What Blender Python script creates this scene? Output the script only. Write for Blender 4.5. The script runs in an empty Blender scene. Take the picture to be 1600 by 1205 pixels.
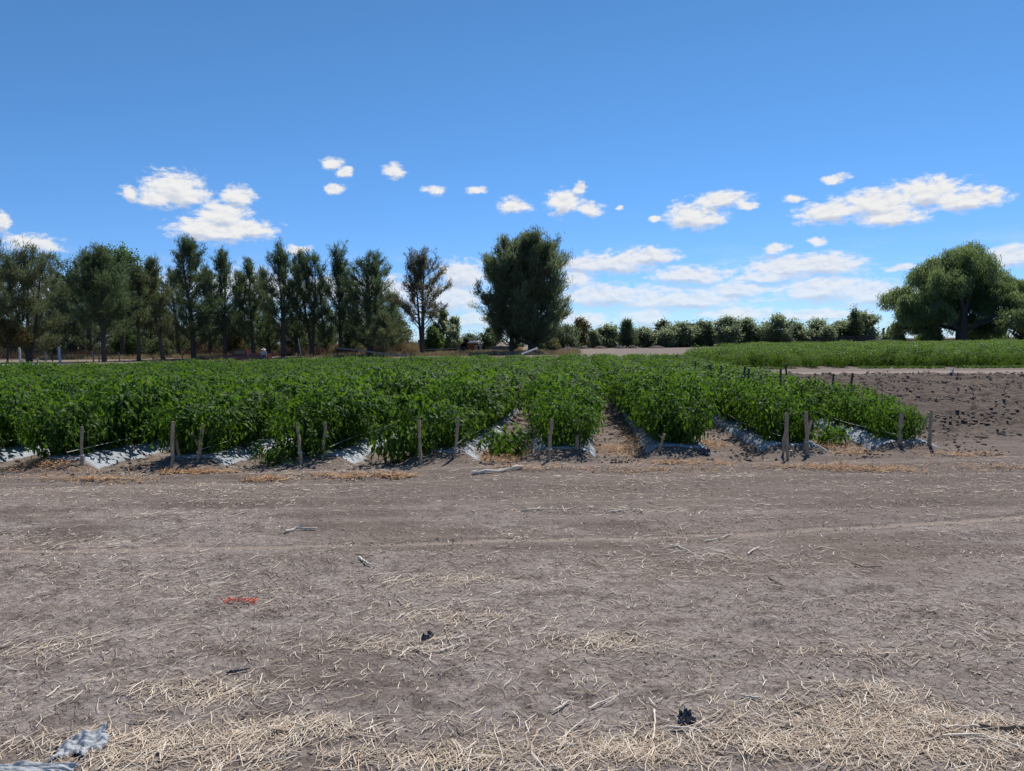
import bpy, math, numpy as np
from mathutils import Matrix, Vector
rng = np.random.default_rng(7)
SC = bpy.context.scene
# ------------------------------------------------------------------ camera
F = 1142.0; H = 1.65
YAW, PITCH, ROLL = math.radians(5.25), math.radians(3.44), math.radians(.555)
FW = np.array([-math.sin(YAW)*math.cos(PITCH), math.cos(YAW)*math.cos(PITCH), -math.sin(PITCH)])
RT = np.array([math.cos(YAW), math.sin(YAW), 0.0]); UP = np.cross(RT, FW)
c_, s_ = math.cos(ROLL), math.sin(ROLL)
RT, UP = c_*RT - s_*UP, s_*RT + c_*UP
cam = bpy.data.cameras.new('camera'); camo = bpy.data.objects.new('camera', cam); SC.collection.objects.link(camo)
camo.matrix_world = Matrix(((RT[0], UP[0], -FW[0], 0), (RT[1], UP[1], -FW[1], 0), (RT[2], UP[2], -FW[2], H), (0, 0, 0, 1)))
cam.sensor_fit = 'HORIZONTAL'; cam.sensor_width = 36; cam.lens = 36*F/1600
cam.clip_start = .05; cam.clip_end = 20000
SC.camera = camo

def ray(px, py): return FW + RT*(px-800)/F - UP*(py-602.5)/F
def G(px, py, z=0.0):
    d = ray(px, py); t = (z-H)/d[2]; return np.array([d[0]*t, d[1]*t, z])
def PT(px, py, D):                      # point seen at a pixel, D metres in front
    return np.array([0, 0, H]) + ray(px, py)*D
def hz(px): return 541.5 - .0097*px
def GD(px, D):                          # ground point under a pixel column at distance D
    p = PT(px, hz(px), D); return np.array([p[0], p[1], 0.0])
def pdepth(p): return float((np.asarray(p)-np.array([0, 0, H])) @ FW)

# ------------------------------------------------------------------ sky, sun, exposure
SUN_EL, SUN_AZ = math.radians(55), math.radians(21)      # azimuth from +Y towards +X
w = bpy.data.worlds.new('World'); SC.world = w; w.use_nodes = True
nt = w.node_tree; N = nt.nodes; L = nt.links; N.clear()
def nd(tree, t, **kw):
    n = tree.nodes.new(t)
    for k, v in kw.items(): setattr(n, k, v)
    return n
def mth(tree, op, a, b=None, c=None, clamp=False):
    n = nd(tree, 'ShaderNodeMath', operation=op, use_clamp=clamp)
    for i, v in enumerate((a, b, c)):
        if v is None: continue
        if isinstance(v, (int, float)): n.inputs[i].default_value = v
        else: tree.links.new(v, n.inputs[i])
    return n.outputs[0]
def vmth(tree, op, a, b=None, c=None):
    n = nd(tree, 'ShaderNodeVectorMath', operation=op)
    for i, v in enumerate((a, b, c)):
        if v is None: continue
        if isinstance(v, (tuple, list)): n.inputs[i].default_value = v
        else: tree.links.new(v, n.inputs[i])
    return n.outputs['Value'] if op == 'LENGTH' else n.outputs[0]
def mrange(tree, v, a, b, c=0.0, d=1.0, smooth=False):
    n = nd(tree, 'ShaderNodeMapRange')
    if smooth: n.interpolation_type = 'SMOOTHSTEP'
    n.inputs[1].default_value = a; n.inputs[2].default_value = b; n.inputs[3].default_value = c; n.inputs[4].default_value = d
    tree.links.new(v, n.inputs[0]); return n.outputs[0]
def mixc(tree, f, a, b, bt='MIX'):
    n = nd(tree, 'ShaderNodeMix', data_type='RGBA', blend_type=bt)
    for k, v in ((0, f), (6, a), (7, b)):
        if isinstance(v, (int, float)): n.inputs[k].default_value = v
        elif isinstance(v, (tuple, list)): n.inputs[k].default_value = tuple(v) + ((1,) if len(v) == 3 else ())
        else: tree.links.new(v, n.inputs[k])
    return n.outputs[2]
def noise(tree, vec, scale, detail=3, rough=.55, col=False, dist=0.0):
    n = nd(tree, 'ShaderNodeTexNoise'); n.inputs['Scale'].default_value = scale
    n.inputs['Detail'].default_value = detail; n.inputs['Roughness'].default_value = rough; n.inputs['Distortion'].default_value = dist
    if vec is not None: tree.links.new(vec, n.inputs['Vector'])
    return n.outputs['Color' if col else 'Fac']

sky = nd(nt, 'ShaderNodeTexSky', sky_type='NISHITA', sun_disc=False)
sky.sun_elevation = SUN_EL; sky.sun_rotation = SUN_AZ
sky.altitude = 1800; sky.air_density = 1.0; sky.dust_density = 0.0; sky.ozone_density = 3.0
tc = nd(nt, 'ShaderNodeTexCoord')
sep = nd(nt, 'ShaderNodeSeparateXYZ'); L.new(tc.outputs['Generated'], sep.inputs[0])
az = mth(nt, 'ARCTAN2', sep.outputs[0], sep.outputs[1]); el = mth(nt, 'ARCSINE', sep.outputs[2])
cmb = nd(nt, 'ShaderNodeCombineXYZ'); L.new(az, cmb.inputs[0]); L.new(el, cmb.inputs[1])
UV = cmb.outputs[0]
CL = [(272,296,44,24),(240,312,24,12),(296,308,30,13),(202,304,12,12),(372,307,22,16),(350,338,40,20),(315,356,42,14),(390,358,44,15),(350,364,60,14),
 (522,255,19,9),(541,268,11,9),(525,293,14,7),(613,268,19,11),(679,297,20,8),(744,299,19,7),(803,322,26,11),(880,317,28,19),(903,295,11,9),(922,327,20,12),
 (970,326,6,3),(1021,341,9,5),(1080,338,38,20),(1110,342,26,11),(1128,312,42,12),(1168,321,18,7),(1241,310,15,6),(1304,277,19,6),(1300,332,52,17),(1370,318,62,22),
 (1400,340,46,12),(1450,300,50,17),(1510,312,44,14),(1545,308,12,7),(1213,389,18,6),(1277,377,18,6),(1402,420,18,5),(1580,402,32,15),(960,410,76,16),(1015,400,46,14),
 (905,414,40,14),(1230,417,60,18),(1290,413,52,17),(1080,430,62,13),(1150,452,50,14),(1290,452,82,19),(1375,462,50,17),(950,462,100,19),(1070,470,110,15),(720,430,40,24),(700,468,55,24),
 (900,438,26,18),(1200,432,60,9),(50,380,38,12),(0,345,9,13),(465,390,18,8),(905,500,60,10),(1010,495,40,14),(1160,490,60,10),(760,500,80,12),(1270,492,70,9),(560,455,120,22),(380,450,110,24),(150,455,110,20)]
wn = noise(nt, UV, 26, 4, .6, col=True)
wv = vmth(nt, 'MULTIPLY', vmth(nt, 'SUBTRACT', wn, (.5, .5, .5)), (.030, .017, 0))
wuv = vmth(nt, 'ADD', UV, wv)
def cloud_field(vec):
    chain = None
    for (cx, cy, rx, ry) in CL:
        d = ray(cx, cy); d = d/np.linalg.norm(d); u0, v0 = math.atan2(d[0], d[1]), math.asin(d[2])
        rx, ry = rx*1.24/F, ry*1.30/F
        ln = vmth(nt, 'LENGTH', vmth(nt, 'MULTIPLY_ADD', vec, (1/rx, 1/ry, 0), (-u0/rx, -v0/ry, 0)))
        if chain is None: chain = ln
        else:
            n = nd(nt, 'ShaderNodeMath', operation='SMOOTH_MIN'); L.new(chain, n.inputs[0]); L.new(ln, n.inputs[1]); n.inputs[2].default_value = .3
            chain = n.outputs[0]
    return mth(nt, 'SUBTRACT', 1.0, chain)
S = cloud_field(wuv); Sup = cloud_field(vmth(nt, 'ADD', wuv, (.002, .0085, 0)))
shp = vmth(nt, 'MULTIPLY', UV, (1, 2.0, 1))
f1 = noise(nt, shp, 58, 9, .66)
f2 = noise(nt, vmth(nt, 'ADD', shp, (.003, .009, 0)), 58, 6, .64)
dens = mth(nt, 'ADD', S, mth(nt, 'MULTIPLY', mth(nt, 'SUBTRACT', f1, .5), 1.75))
alpha = mrange(nt, dens, .0, .60, smooth=True)
# thin streaky band of far clouds close to the horizon
st = noise(nt, vmth(nt, 'MULTIPLY', UV, (1, 4.2, 1)), 11, 7, .6)
band = mth(nt, 'MULTIPLY', mrange(nt, el, .0, .03, smooth=True), mrange(nt, el, .135, .07, smooth=True))
band = mth(nt, 'MULTIPLY', mth(nt, 'MULTIPLY', band, mrange(nt, st, .47, .68, smooth=True)), .42)
relief = mth(nt, 'SUBTRACT', f1, f2)
lit = mth(nt, 'ADD', .93, mth(nt, 'MULTIPLY', relief, 1.3), clamp=True)
lit = mth(nt, 'MULTIPLY', lit, mrange(nt, mth(nt, 'SUBTRACT', Sup, S), -.02, .45, 1.0, .38, smooth=True))
ccol = mixc(nt, lit, (.44, .54, .74), (1.0, 1.0, 1.0))
SKYS = .1
CB = nd(nt, 'ShaderNodeVectorMath', operation='SCALE'); L.new(ccol, CB.inputs[0]); CB.inputs['Scale'].default_value = 6.6
# what haze does to the far low clouds: they take on the sky's own colour
hf = nd(nt, 'ShaderNodeHueSaturation'); hf.inputs['Saturation'].default_value = 1.12; hf.inputs['Value'].default_value = 1.0; L.new(sky.outputs[0], hf.inputs['Color'])
cr_ = nd(nt, 'ShaderNodeValToRGB'); L.new(mrange(nt, el, 0, .6), cr_.inputs[0]); E0 = cr_.color_ramp.elements
E0[0].position = 0; E0[0].color = (.50, .66, .98, 1); E0[1].position = 1; E0[1].color = (.60, .80, .86, 1)
for p_, c in ((.12, (.52, .70, .98, 1)), (.35, (.60, .82, .99, 1)), (.6, (.64, .86, .95, 1))): e_ = E0.new(p_); e_.color = c
skyc = mixc(nt, 1.0, hf.outputs[0], cr_.outputs[0], 'MULTIPLY')
mix1 = mixc(nt, band, skyc, CB.outputs[0])
fade = mrange(nt, el, .02, .14, .62, 1.0)
mix2 = mixc(nt, mth(nt, 'MULTIPLY', alpha, fade), mix1, CB.outputs[0])
bg = nd(nt, 'ShaderNodeBackground'); L.new(mix2, bg.inputs[0]); bg.inputs[1].default_value = SKYS
wo = nd(nt, 'ShaderNodeOutputWorld'); L.new(bg.outputs[0], wo.inputs[0])
w.cycles.sampling_method = 'MANUAL'; w.cycles.sample_map_resolution = 512
sl = bpy.data.lights.new('sun', 'SUN'); sl.energy = 4.2; sl.angle = math.radians(.53); sl.color = (1, .955, .89)
so = bpy.data.objects.new('sun', sl); SC.collection.objects.link(so)
sd = Vector((math.sin(SUN_AZ)*math.cos(SUN_EL), math.cos(SUN_AZ)*math.cos(SUN_EL), math.sin(SUN_EL)))
so.rotation_euler = sd.to_track_quat('Z', 'Y').to_euler(); so.location = (20, 40, 60)
vs = SC.view_settings; vs.view_transform = 'Standard'; vs.look = 'None'; vs.gamma = 1; vs.use_curve_mapping = False; vs.exposure = 0.4
SC.cycles.max_bounces = 6; SC.cycles.diffuse_bounces = 3; SC.cycles.transmission_bounces = 4; SC.cycles.transparent_max_bounces = 8
SC.cycles.caustics_reflective = False; SC.cycles.caustics_refractive = False

# ------------------------------------------------------------------ helpers
def tag(o, label=None, cat=None, group=None, kind=None):
    if label: o['label'] = label
    if cat: o['category'] = cat
    if group: o['group'] = group
    if kind: o['kind'] = kind
    return o
def empty(name, loc=(0, 0, 0), rz=0.0):
    o = bpy.data.objects.new(name, None); SC.collection.objects.link(o); o.empty_display_size = .2
    o.location = tuple(float(v) for v in loc); o.rotation_euler = (0, 0, rz); return o
class MB:
    """collects vertex and face arrays, then links them as one mesh object"""
    def __init__(s): s.v = []; s.q = []; s.n = 0; s.qm = []; s.at = []
    def add(s, V, Q, m=0, a=0.0):
        V = np.asarray(V, float).reshape(-1, 3); Q = np.asarray(Q, int)
        if Q.shape[-1] == 3: Q = np.concatenate([Q, np.full((len(Q), 1), -1)], 1) if len(Q) else Q.reshape(0, 4)
        Q = np.where(Q >= 0, Q + s.n, -1)
        s.v.append(V); s.q.append(Q); s.n += len(V); s.qm.append(np.full(len(Q), m)); s.at.append(np.broadcast_to(np.asarray(a, float), (len(V),)))
    def build(s, name, mats, parent=None, smooth=False, attrs=None, loc=None):
        V = np.concatenate(s.v); Q = np.concatenate(s.q); M = np.concatenate(s.qm)
        me = bpy.data.meshes.new(name)
        tri = Q[:, 3] < 0; tot = np.where(tri, 3, 4); ls = np.concatenate([[0], np.cumsum(tot)[:-1]])
        flat = Q.reshape(-1); flat = flat[flat >= 0]
        me.vertices.add(len(V)); me.loops.add(len(flat)); me.polygons.add(len(Q))
        me.vertices.foreach_set('co', V.astype(np.float32).ravel())
        me.loops.foreach_set('vertex_index', flat.astype(np.int32))
        me.polygons.foreach_set('loop_start', ls.astype(np.int32)); me.polygons.foreach_set('loop_total', tot.astype(np.int32))
        me.polygons.foreach_set('material_index', M.astype(np.int32))
        me.polygons.foreach_set('use_smooth', np.full(len(Q), bool(smooth)))
        for m in (mats if isinstance(mats, (list, tuple)) else [mats]): me.materials.append(m)
        A = np.concatenate(s.at)
        if A.any(): me.attributes.new('shade', 'FLOAT', 'POINT').data.foreach_set('value', A.astype(np.float32))
        for k, a in (attrs or {}).items():
            me.attributes.new(k, 'FLOAT', 'POINT').data.foreach_set('value', np.asarray(a, np.float32))
        me.update(calc_edges=True)
        o = bpy.data.objects.new(name, me); SC.collection.objects.link(o)
        if parent is not None: o.parent = parent
        if loc is not None: o.location = tuple(float(v) for v in loc)
        return o
def unit(v): return v/np.maximum(np.linalg.norm(v, axis=-1, keepdims=True), 1e-9)
def tube(mb, pts, rad, sides=6, m=0, cap=True, a=0.0, jitter=0.0, r=rng):
    pts = np.asarray(pts, float); rad = np.broadcast_to(np.asarray(rad, float), (len(pts),))
    d = unit(np.gradient(pts, axis=0)); ref = np.array([0, 0, 1.]) if abs(d[0][2]) < .9 else np.array([1., 0, 0])
    ux = unit(np.cross(d, ref)); uy = np.cross(d, ux)
    t = np.arange(sides)*2*np.pi/sides
    V = pts[:, None] + rad[:, None, None]*(np.cos(t)[None, :, None]*ux[:, None] + np.sin(t)[None, :, None]*uy[:, None])
    if jitter: V = V + r.normal(0, jitter, V.shape)
    n = len(pts); i = np.arange(n-1)[:, None]*sides; j = np.arange(sides)[None]; k = (j+1) % sides
    Q = np.stack([i+j, i+k, i+sides+k, i+sides+j], -1).reshape(-1, 4)
    mb.add(V.reshape(-1, 3), Q, m, a)
    if cap:
        for e in (0, n-1):
            c = pts[e]; Vc = np.vstack([V[e], c[None]]); T = np.stack([np.arange(sides), (np.arange(sides)+1) % sides, np.full(sides, sides)], 1)
            mb.add(Vc, T, m, a)
def box(mb, c, s, m=0, rz=0.0):
    c = np.asarray(c, float); s = np.asarray(s, float)/2
    V = np.array([[x, y, z] for x in (-1, 1) for y in (-1, 1) for z in (-1, 1)])*s
    cr, sr = math.cos(rz), math.sin(rz); V = np.stack([V[:, 0]*cr-V[:, 1]*sr, V[:, 0]*sr+V[:, 1]*cr, V[:, 2]], 1) + c
    mb.add(V, [[0, 1, 3, 2], [4, 6, 7, 5], [0, 4, 5, 1], [2, 3, 7, 6], [0, 2, 6, 4], [1, 5, 7, 3]], m)
def h2(ix, iy, s=0):
    n = (ix.astype(np.int64)*374761393 + iy.astype(np.int64)*668265263 + s*1442695041) & 0xffffffff
    n = ((n ^ (n >> 13))*1274126177) & 0xffffffff; return ((n ^ (n >> 16)) & 0xffff)/65535.0
def vn(x, y, s=0):
    ix, iy = np.floor(x), np.floor(y); fx, fy = x-ix, y-iy; fx = fx*fx*(3-2*fx); fy = fy*fy*(3-2*fy)
    a, b, c, d = h2(ix, iy, s), h2(ix+1, iy, s), h2(ix, iy+1, s), h2(ix+1, iy+1, s)
    return (a*(1-fx)+b*fx)*(1-fy) + (c*(1-fx)+d*fx)*fy
def fbm(x, y, o=4, s=0):
    r = 0; a = .5; t = 0
    for i in range(o): r = r + a*vn(x*2**i+i*17.3, y*2**i-i*9.1, s+i); t += a; a *= .5
    return r/t
def ss(a, b, x): t = np.clip((x-a)/(b-a), 0, 1); return t*t*(3-2*t)

# ------------------------------------------------------------------ materials
def mat(name, col, rough=.8, spec=.3, var=0.0, vscale=5.0, bump=0.0, bscale=20.0, col2=None, coord='Object', metal=0.0, stretch=None):
    m = bpy.data.materials.new(name); m.use_nodes = True; t = m.node_tree; b = t.nodes['Principled BSDF']
    b.inputs['Roughness'].default_value = rough; b.inputs['Specular IOR Level'].default_value = spec; b.inputs['Metallic'].default_value = metal
    g = nd(t, 'ShaderNodeTexCoord').outputs[coord]
    if stretch: g = vmth(t, 'MULTIPLY', g, stretch)
    if col2 is None: col2 = tuple(min(1, c*(1+var)) for c in col); c1 = tuple(c*(1-var) for c in col)
    else: c1 = col
    f = mrange(t, noise(t, g, vscale, 5, .65), .3, .7)
    t.links.new(mixc(t, f, c1, col2), b.inputs['Base Color'])
    if bump:
        bn = nd(t, 'ShaderNodeBump'); bn.inputs['Strength'].default_value = 1.0; bn.inputs['Distance'].default_value = bump
        t.links.new(noise(t, g, bscale, 5, .6), bn.inputs['Height']); t.links.new(bn.outputs[0], b.inputs['Normal'])
    return m
def leaf_mat(name, dark, light, trans, tw=.4, rough=.45, spec=.45, nscale=.35, yellow=None):
    m = bpy.data.materials.new(name); m.use_nodes = True; t = m.node_tree; b = t.nodes['Principled BSDF']
    geo = nd(t, 'ShaderNodeNewGeometry'); ri = geo.outputs['Random Per Island']
    c = mixc(t, ri, dark, light)
    pn = noise(t, geo.outputs['Position'], nscale, 3, .6)
    c = mixc(t, mrange(t, pn, .35, .7, 0, .55), c, light)
    if yellow:
        c = mixc(t, mth(t, 'MULTIPLY', mrange(t, ri, .90, .93), .8), c, yellow)
    t.links.new(c, b.inputs['Base Color']); b.inputs['Roughness'].default_value = rough; b.inputs['Specular IOR Level'].default_value = spec
    tr = nd(t, 'ShaderNodeBsdfTranslucent'); t.links.new(mixc(t, ri, tuple(v*.7 for v in trans), trans), tr.inputs[0])
    mx = nd(t, 'ShaderNodeMixShader'); mx.inputs[0].default_value = tw
    out = t.nodes['Material Output']; t.links.new(b.outputs[0], mx.inputs[1]); t.links.new(tr.outputs[0], mx.inputs[2]); t.links.new(mx.outputs[0], out.inputs[0])
    return m
M = {}
M['pepper'] = leaf_mat('pepper_leaf', (.015, .040, .009), (.055, .118, .017), (.165, .32, .022), .38, .55, .14, .5, yellow=(.17, .22, .02))
M['pepper_y'] = leaf_mat('pepper_leaf_yellowish', (.024, .062, .013), (.10, .175, .022), (.22, .38, .028), .34, .55, .2, .25)
M['stem'] = mat('plant_stem', (.09, .11, .035), .7, .3, .3, 20)
M['wood'] = mat('stake_wood', (.26, .185, .12), .9, .2, bump=.004, bscale=60, col2=(.50, .40, .28), vscale=14, stretch=(3, 3, .6))
M['wood_dark'] = mat('dark_stake_wood', (.06, .045, .035), .9, .2, bump=.004, bscale=60, col2=(.15, .115, .085), vscale=14, stretch=(3, 3, .6))
M['cut'] = mat('cut_wood', (.52, .42, .27), .9, .2, .2, 30)
M['twine'] = mat('twine', (.62, .62, .58), .6, .3, .1)
M['film'] = mat('plastic_film', (.17, .185, .20), .6, .25, bump=.004, bscale=9, col2=(.37, .405, .435), vscale=3)
M['bark'] = mat('tree_bark', (.05, .042, .036), .95, .15, bump=.03, bscale=9, col2=(.12, .10, .085), vscale=4)
M['bark_pale'] = mat('pale_bark', (.12, .105, .085), .95, .15, bump=.02, bscale=9, col2=(.26, .23, .19), vscale=3)
M['casu'] = leaf_mat('casuarina_needles', (.034, .052, .028), (.105, .142, .074), (.16, .23, .09), .40, .6, .2, .25)
M['casu_olive'] = leaf_mat('olive_needles', (.042, .055, .030), (.135, .152, .082), (.20, .24, .10), .40, .65, .2, .3)
M['casu_brown'] = leaf_mat('browning_needles', (.055, .057, .038), (.165, .148, .10), (.23, .21, .12), .40, .65, .2, .35)
M['casu_pale'] = leaf_mat('grey_green_needles', (.055, .075, .046), (.165, .20, .12), (.24, .31, .14), .44, .6, .2, .3)
M['green_leaf'] = leaf_mat('broadleaf_green', (.03, .065, .018), (.075, .14, .032), (.16, .27, .04), .4, .5, .35, .3)
M['dark_leaf'] = leaf_mat('broadleaf_dark', (.036, .056, .030), (.10, .13, .06), (.17, .23, .08), .40, .55, .3, .3)
M['mesq'] = leaf_mat('weeping_leaf', (.07, .105, .05), (.17, .22, .10), (.30, .40, .14), .5, .55, .3, .2)
M['far_leaf'] = leaf_mat('hazed_far_leaf', (.12, .15, .095), (.23, .275, .165), (.38, .45, .24), .56, .6, .25, .12)  # leaf colours lightened to stand in for distance haze
M['yel_leaf'] = leaf_mat('yellow_brown_leaf', (.09, .075, .028), (.19, .15, .06), (.22, .17, .05), .35, .6, .2, .3)
M['drygrass'] = leaf_mat('dry_grass_blade', (.20, .145, .085), (.42, .33, .20), (.36, .28, .14), .3, .8, .1, .15)
M['drybrush'] = leaf_mat('dry_brush_twig', (.10, .07, .05), (.24, .17, .12), (.18, .13, .08), .2, .8, .1, .15)
def straw_mat(name, a, b, c):
    m = bpy.data.materials.new(name); m.use_nodes = True; t = m.node_tree; p = t.nodes['Principled BSDF']
    ri = nd(t, 'ShaderNodeNewGeometry').outputs['Random Per Island']
    col = mixc(t, mrange(t, ri, 0, .55), a, b); col = mixc(t, mrange(t, ri, .7, 1), col, c)
    t.links.new(col, p.inputs['Base Color']); p.inputs['Roughness'].default_value = .6; p.inputs['Specular IOR Level'].default_value = .3
    return m
M['straw'] = straw_mat('straw', (.22, .16, .115), (.68, .54, .39), (.88, .80, .67))
M['orange_litter'] = straw_mat('orange_leaf_litter', (.22, .10, .045), (.44, .22, .08), (.58, .40, .20))
M['clod'] = mat('soil_clod', (.12, .093, .077), 1.0, .05, col2=(.21, .168, .14), vscale=2.5, bump=.006, bscale=40)

def ground_mat():
    m = bpy.data.materials.new('soil'); m.use_nodes = True; t = m.node_tree; b = t.nodes['Principled BSDF']
    b.inputs['Roughness'].default_value = 1.0; b.inputs['Specular IOR Level'].default_value = .08
    P = nd(t, 'ShaderNodeNewGeometry').outputs['Position']
    def at(n): a = nd(t, 'ShaderNodeAttribute'); a.attribute_name = n; return a.outputs['Fac']
    crust, plough, path, dry = at('crust'), at('plough'), at('path'), at('dry')
    rotp = nd(t, 'ShaderNodeVectorRotate', rotation_type='Z_AXIS'); t.links.new(P, rotp.inputs['Vector']); rotp.inputs['Angle'].default_value = -.16
    base = mixc(t, mrange(t, noise(t, vmth(t, 'MULTIPLY', rotp.outputs[0], (.10, 1.5, 1)), 1.7, 6, .6), .36, .64), (.135, .105, .087), (.245, .196, .164))
    fine = noise(t, P, 55, 4, .7)
    base = mixc(t, mrange(t, fine, .38, .66, 0, .9), mixc(t, .5, base, (.075, .060, .054)), mixc(t, .5, base, (.36, .30, .26)))
    mid = noise(t, P, 13, 6, .75)
    base = mixc(t, mrange(t, mid, .50, .30, 0, .55), base, (.07, .054, .046))
    streak = mrange(t, noise(t, vmth(t, 'MULTIPLY', rotp.outputs[0], (.06, 2.6, 1)), 1.4, 4, .55), .52, .66)
    base = mixc(t, mth(t, 'MULTIPLY', streak, .55), base, (.31, .26, .23))
    base = mixc(t, mth(t, 'MULTIPLY', mth(t, 'MULTIPLY', crust, mrange(t, noise(t, P, 5, 5, .7), .36, .56)), .85), base, mixc(t, mrange(t, noise(t, P, 30, 5, .7), .35, .65), (.26, .215, .188), (.44, .38, .34)))
    base = mixc(t, mth(t, 'MULTIPLY', plough, .8), base, mixc(t, fine, (.075, .058, .047), (.165, .128, .104)))
    base = mixc(t, mth(t, 'MULTIPLY', path, .75), base, mixc(t, fine, (.22, .175, .145), (.33, .27, .23)))
    base = mixc(t, mth(t, 'MULTIPLY', dry, .8), base, mixc(t, fine, (.17, .13, .105), (.29, .235, .185)))
    # tiny pale bits of chaff
    vo = nd(t, 'ShaderNodeTexVoronoi', feature='F1'); vo.inputs['Scale'].default_value = 34
    t.links.new(vmth(t, 'ADD', vmth(t, 'MULTIPLY', P, (.45, 1, 1)), vmth(t, 'MULTIPLY', noise(t, P, 6, 2, .5, col=True), (.12, .12, 0))), vo.inputs['Vector'])
    sc = nd(t, 'ShaderNodeSeparateColor'); t.links.new(vo.outputs['Color'], sc.inputs[0])
    chaff = mth(t, 'MULTIPLY', mth(t, 'LESS_THAN', vo.outputs['Distance'], .17), mrange(t, mth(t, 'ADD', sc.outputs[0], mth(t, 'MULTIPLY', noise(t, P, .9, 4, .6), .7)), .95, 1.05))
    base = mixc(t, mth(t, 'MULTIPLY', chaff, .7), base, (.40, .32, .22))
    # drying cracks in the crust
    wp = vmth(t, 'ADD', P, vmth(t, 'MULTIPLY', noise(t, P, 14, 4, .7, col=True), (.09, .09, 0)))
    cr = nd(t, 'ShaderNodeTexVoronoi', feature='DISTANCE_TO_EDGE'); cr.inputs['Scale'].default_value = 17; t.links.new(wp, cr.inputs['Vector'])
    cm = mth(t, 'MULTIPLY', mrange(t, cr.outputs['Distance'], .03, .0), mrange(t, mth(t, 'ADD', crust, mth(t, 'MULTIPLY', mth(t, 'SUBTRACT', noise(t, P, 4, 3, .6), .5), 1.6)), .35, .6), clamp=True)
    base = mixc(t, mth(t, 'MULTIPLY', cm, .62), base, (.05, .038, .032))
    t.links.new(base, b.inputs['Base Color'])
    hgt = mth(t, 'ADD', mth(t, 'MULTIPLY', noise(t, P, 22, 6, .75), .045), mth(t, 'MULTIPLY', noise(t, P, 110, 3, .7), .010))
    hgt = mth(t, 'MULTIPLY', mth(t, 'SUBTRACT', hgt, mth(t, 'MULTIPLY', cm, .012)), mrange(t, path, .3, .9, 1.0, .35))
    bn = nd(t, 'ShaderNodeBump'); bn.inputs['Strength'].default_value = .8; bn.inputs['Distance'].default_value = 1.0
    t.links.new(hgt, bn.inputs['Height']); t.links.new(bn.outputs[0], b.inputs['Normal'])
    return m
M['soil'] = ground_mat()

# ------------------------------------------------------------------ terrain
BEDS = [(-.25+1.7*k) for k in range(-15, 4)]
def yend(x): return 10.25 + .165*x
def yfar(x): return 46.0 + .62*np.minimum(x, 0)
TRK = np.array([G(*p)[:2] for p in ((-300, 868), (0, 862), (400, 857), (800, 845), (1200, 829), (1600, 805), (1900, 788))])
LANE = (GD(388, 80)[0], GD(388, 80)[1])
def terrain(x, y):
    inb = ss(-.5, .35, y-yend(x)) * (1-ss(-.5, 1, y-yfar(x))) * (1-ss(5.5, 6.2, x))
    k = np.abs(((x+.25)/1.7+.5) % 1-.5)*1.7
    z = inb*(.17*(1-ss(.25, .62, k)) - .05)
    z = z + (fbm(x*.35, y*.35, 3, 5)-.5)*.06
    nb = 1-ss(14, 40, y)
    z = z + nb*(fbm(x*3.5, y*5, 4, 9)-.5)*.035 + nb*(fbm(x*16, y*16, 3, 19)-.5)*.018
    # wheel ruts running across in front of the rows
    v = y-.16*x
    z = z + nb*(.014*np.sin(v*5.2+1.5*fbm(x*.4, v*.8, 2, 3)*3) * ss(4.2, 5.5, v)*(1-ss(9, 10, v)))
    pl = ploughed(x, y); z = z + pl*(ridged(x, y)*.16-.04+(fbm(x*5, y*7, 4, 23)-.5)*.13)
    z = z - .5*np.exp(-(((x-LANE[0])/14)**2+((y-LANE[1])/6)**2)**2)
    return z
def ridged(x, y):
    n = fbm(x*1.6, y*1.6, 4, 31); m_ = fbm(x*4.5, y*4.5, 3, 41); return ss(.35, .75, n)*.7 + ss(.4, .75, m_)*.5
def ploughed(x, y):
    return ss(5.3, 6.1, x-.02*(y-12)+.4*(fbm(y*.7, x*.1, 2, 8)-.5))*ss(10.0, 13.0, y-.12*x+1.5*(fbm(x*.5, y*.5, 2, 4)-.5))*(1-ss(34.3, 35.2, y+.04*(x-15)+.5*fbm(x, y, 2, 2)))
def tz(x, y): return float(terrain(np.array([float(x)]), np.array([float(y)]))[0])

a_in = np.radians(np.arange(-44, 40.01, .13)); a_out = np.radians(np.arange(-100, -44, .7)); a_o2 = np.radians(np.arange(40.7, 100, .7))
AZ = np.concatenate([a_out, a_in, a_o2])
rs = [.05, .2, .4, .6, .8, 1.0, 1.2]
while rs[-1] < 9000:
    r = rs[-1]; st_ = max(.007, r*r/(731*1.65)*1.1)
    if r < 36: st_ = min(st_, .075)
    rs.append(r+min(st_, r*.12))
RS = np.array(rs)
AA, RR = np.meshgrid(AZ, RS); X, Y = RR*np.sin(AA), RR*np.cos(AA)
x, y = X.ravel(), Y.ravel()
near = y < 140
z = np.zeros_like(x); z[near] = terrain(x[near], y[near])
# distance to the narrow wheel track
dt = np.full(len(x), 9.0); sel = (y > 1) & (y < 11)
for a, b in zip(TRK[:-1], TRK[1:]):
    ab = b-a; p = np.stack([x[sel], y[sel]], 1)-a; tt = np.clip((p@ab)/(ab@ab), 0, 1); dt[sel] = np.minimum(dt[sel], np.linalg.norm(p-tt[:, None]*ab, axis=1))
tr_ = np.exp(-(dt/.075)**4); z -= .012*tr_+.0*z
at = {}
at['crust'] = (1-tr_)*ss(.44, .62, fbm(x*.9+3, y*1.5, 4, 61) + .16*ss(5.6, 4.0, y) - .01 + 0.1*ss(-6, -2, -x))*(1-ss(6.2, 8.0, y))
at['plough'] = ploughed(x, y)
at['path'] = np.clip(1.0*tr_ + ss(5.5, 7, x)*ss(34.5, 35.2, y+.04*(x-15))*(1-ss(37.4, 38.6, y+.4*fbm(x, y, 2, 6))), 0, 1)
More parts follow.
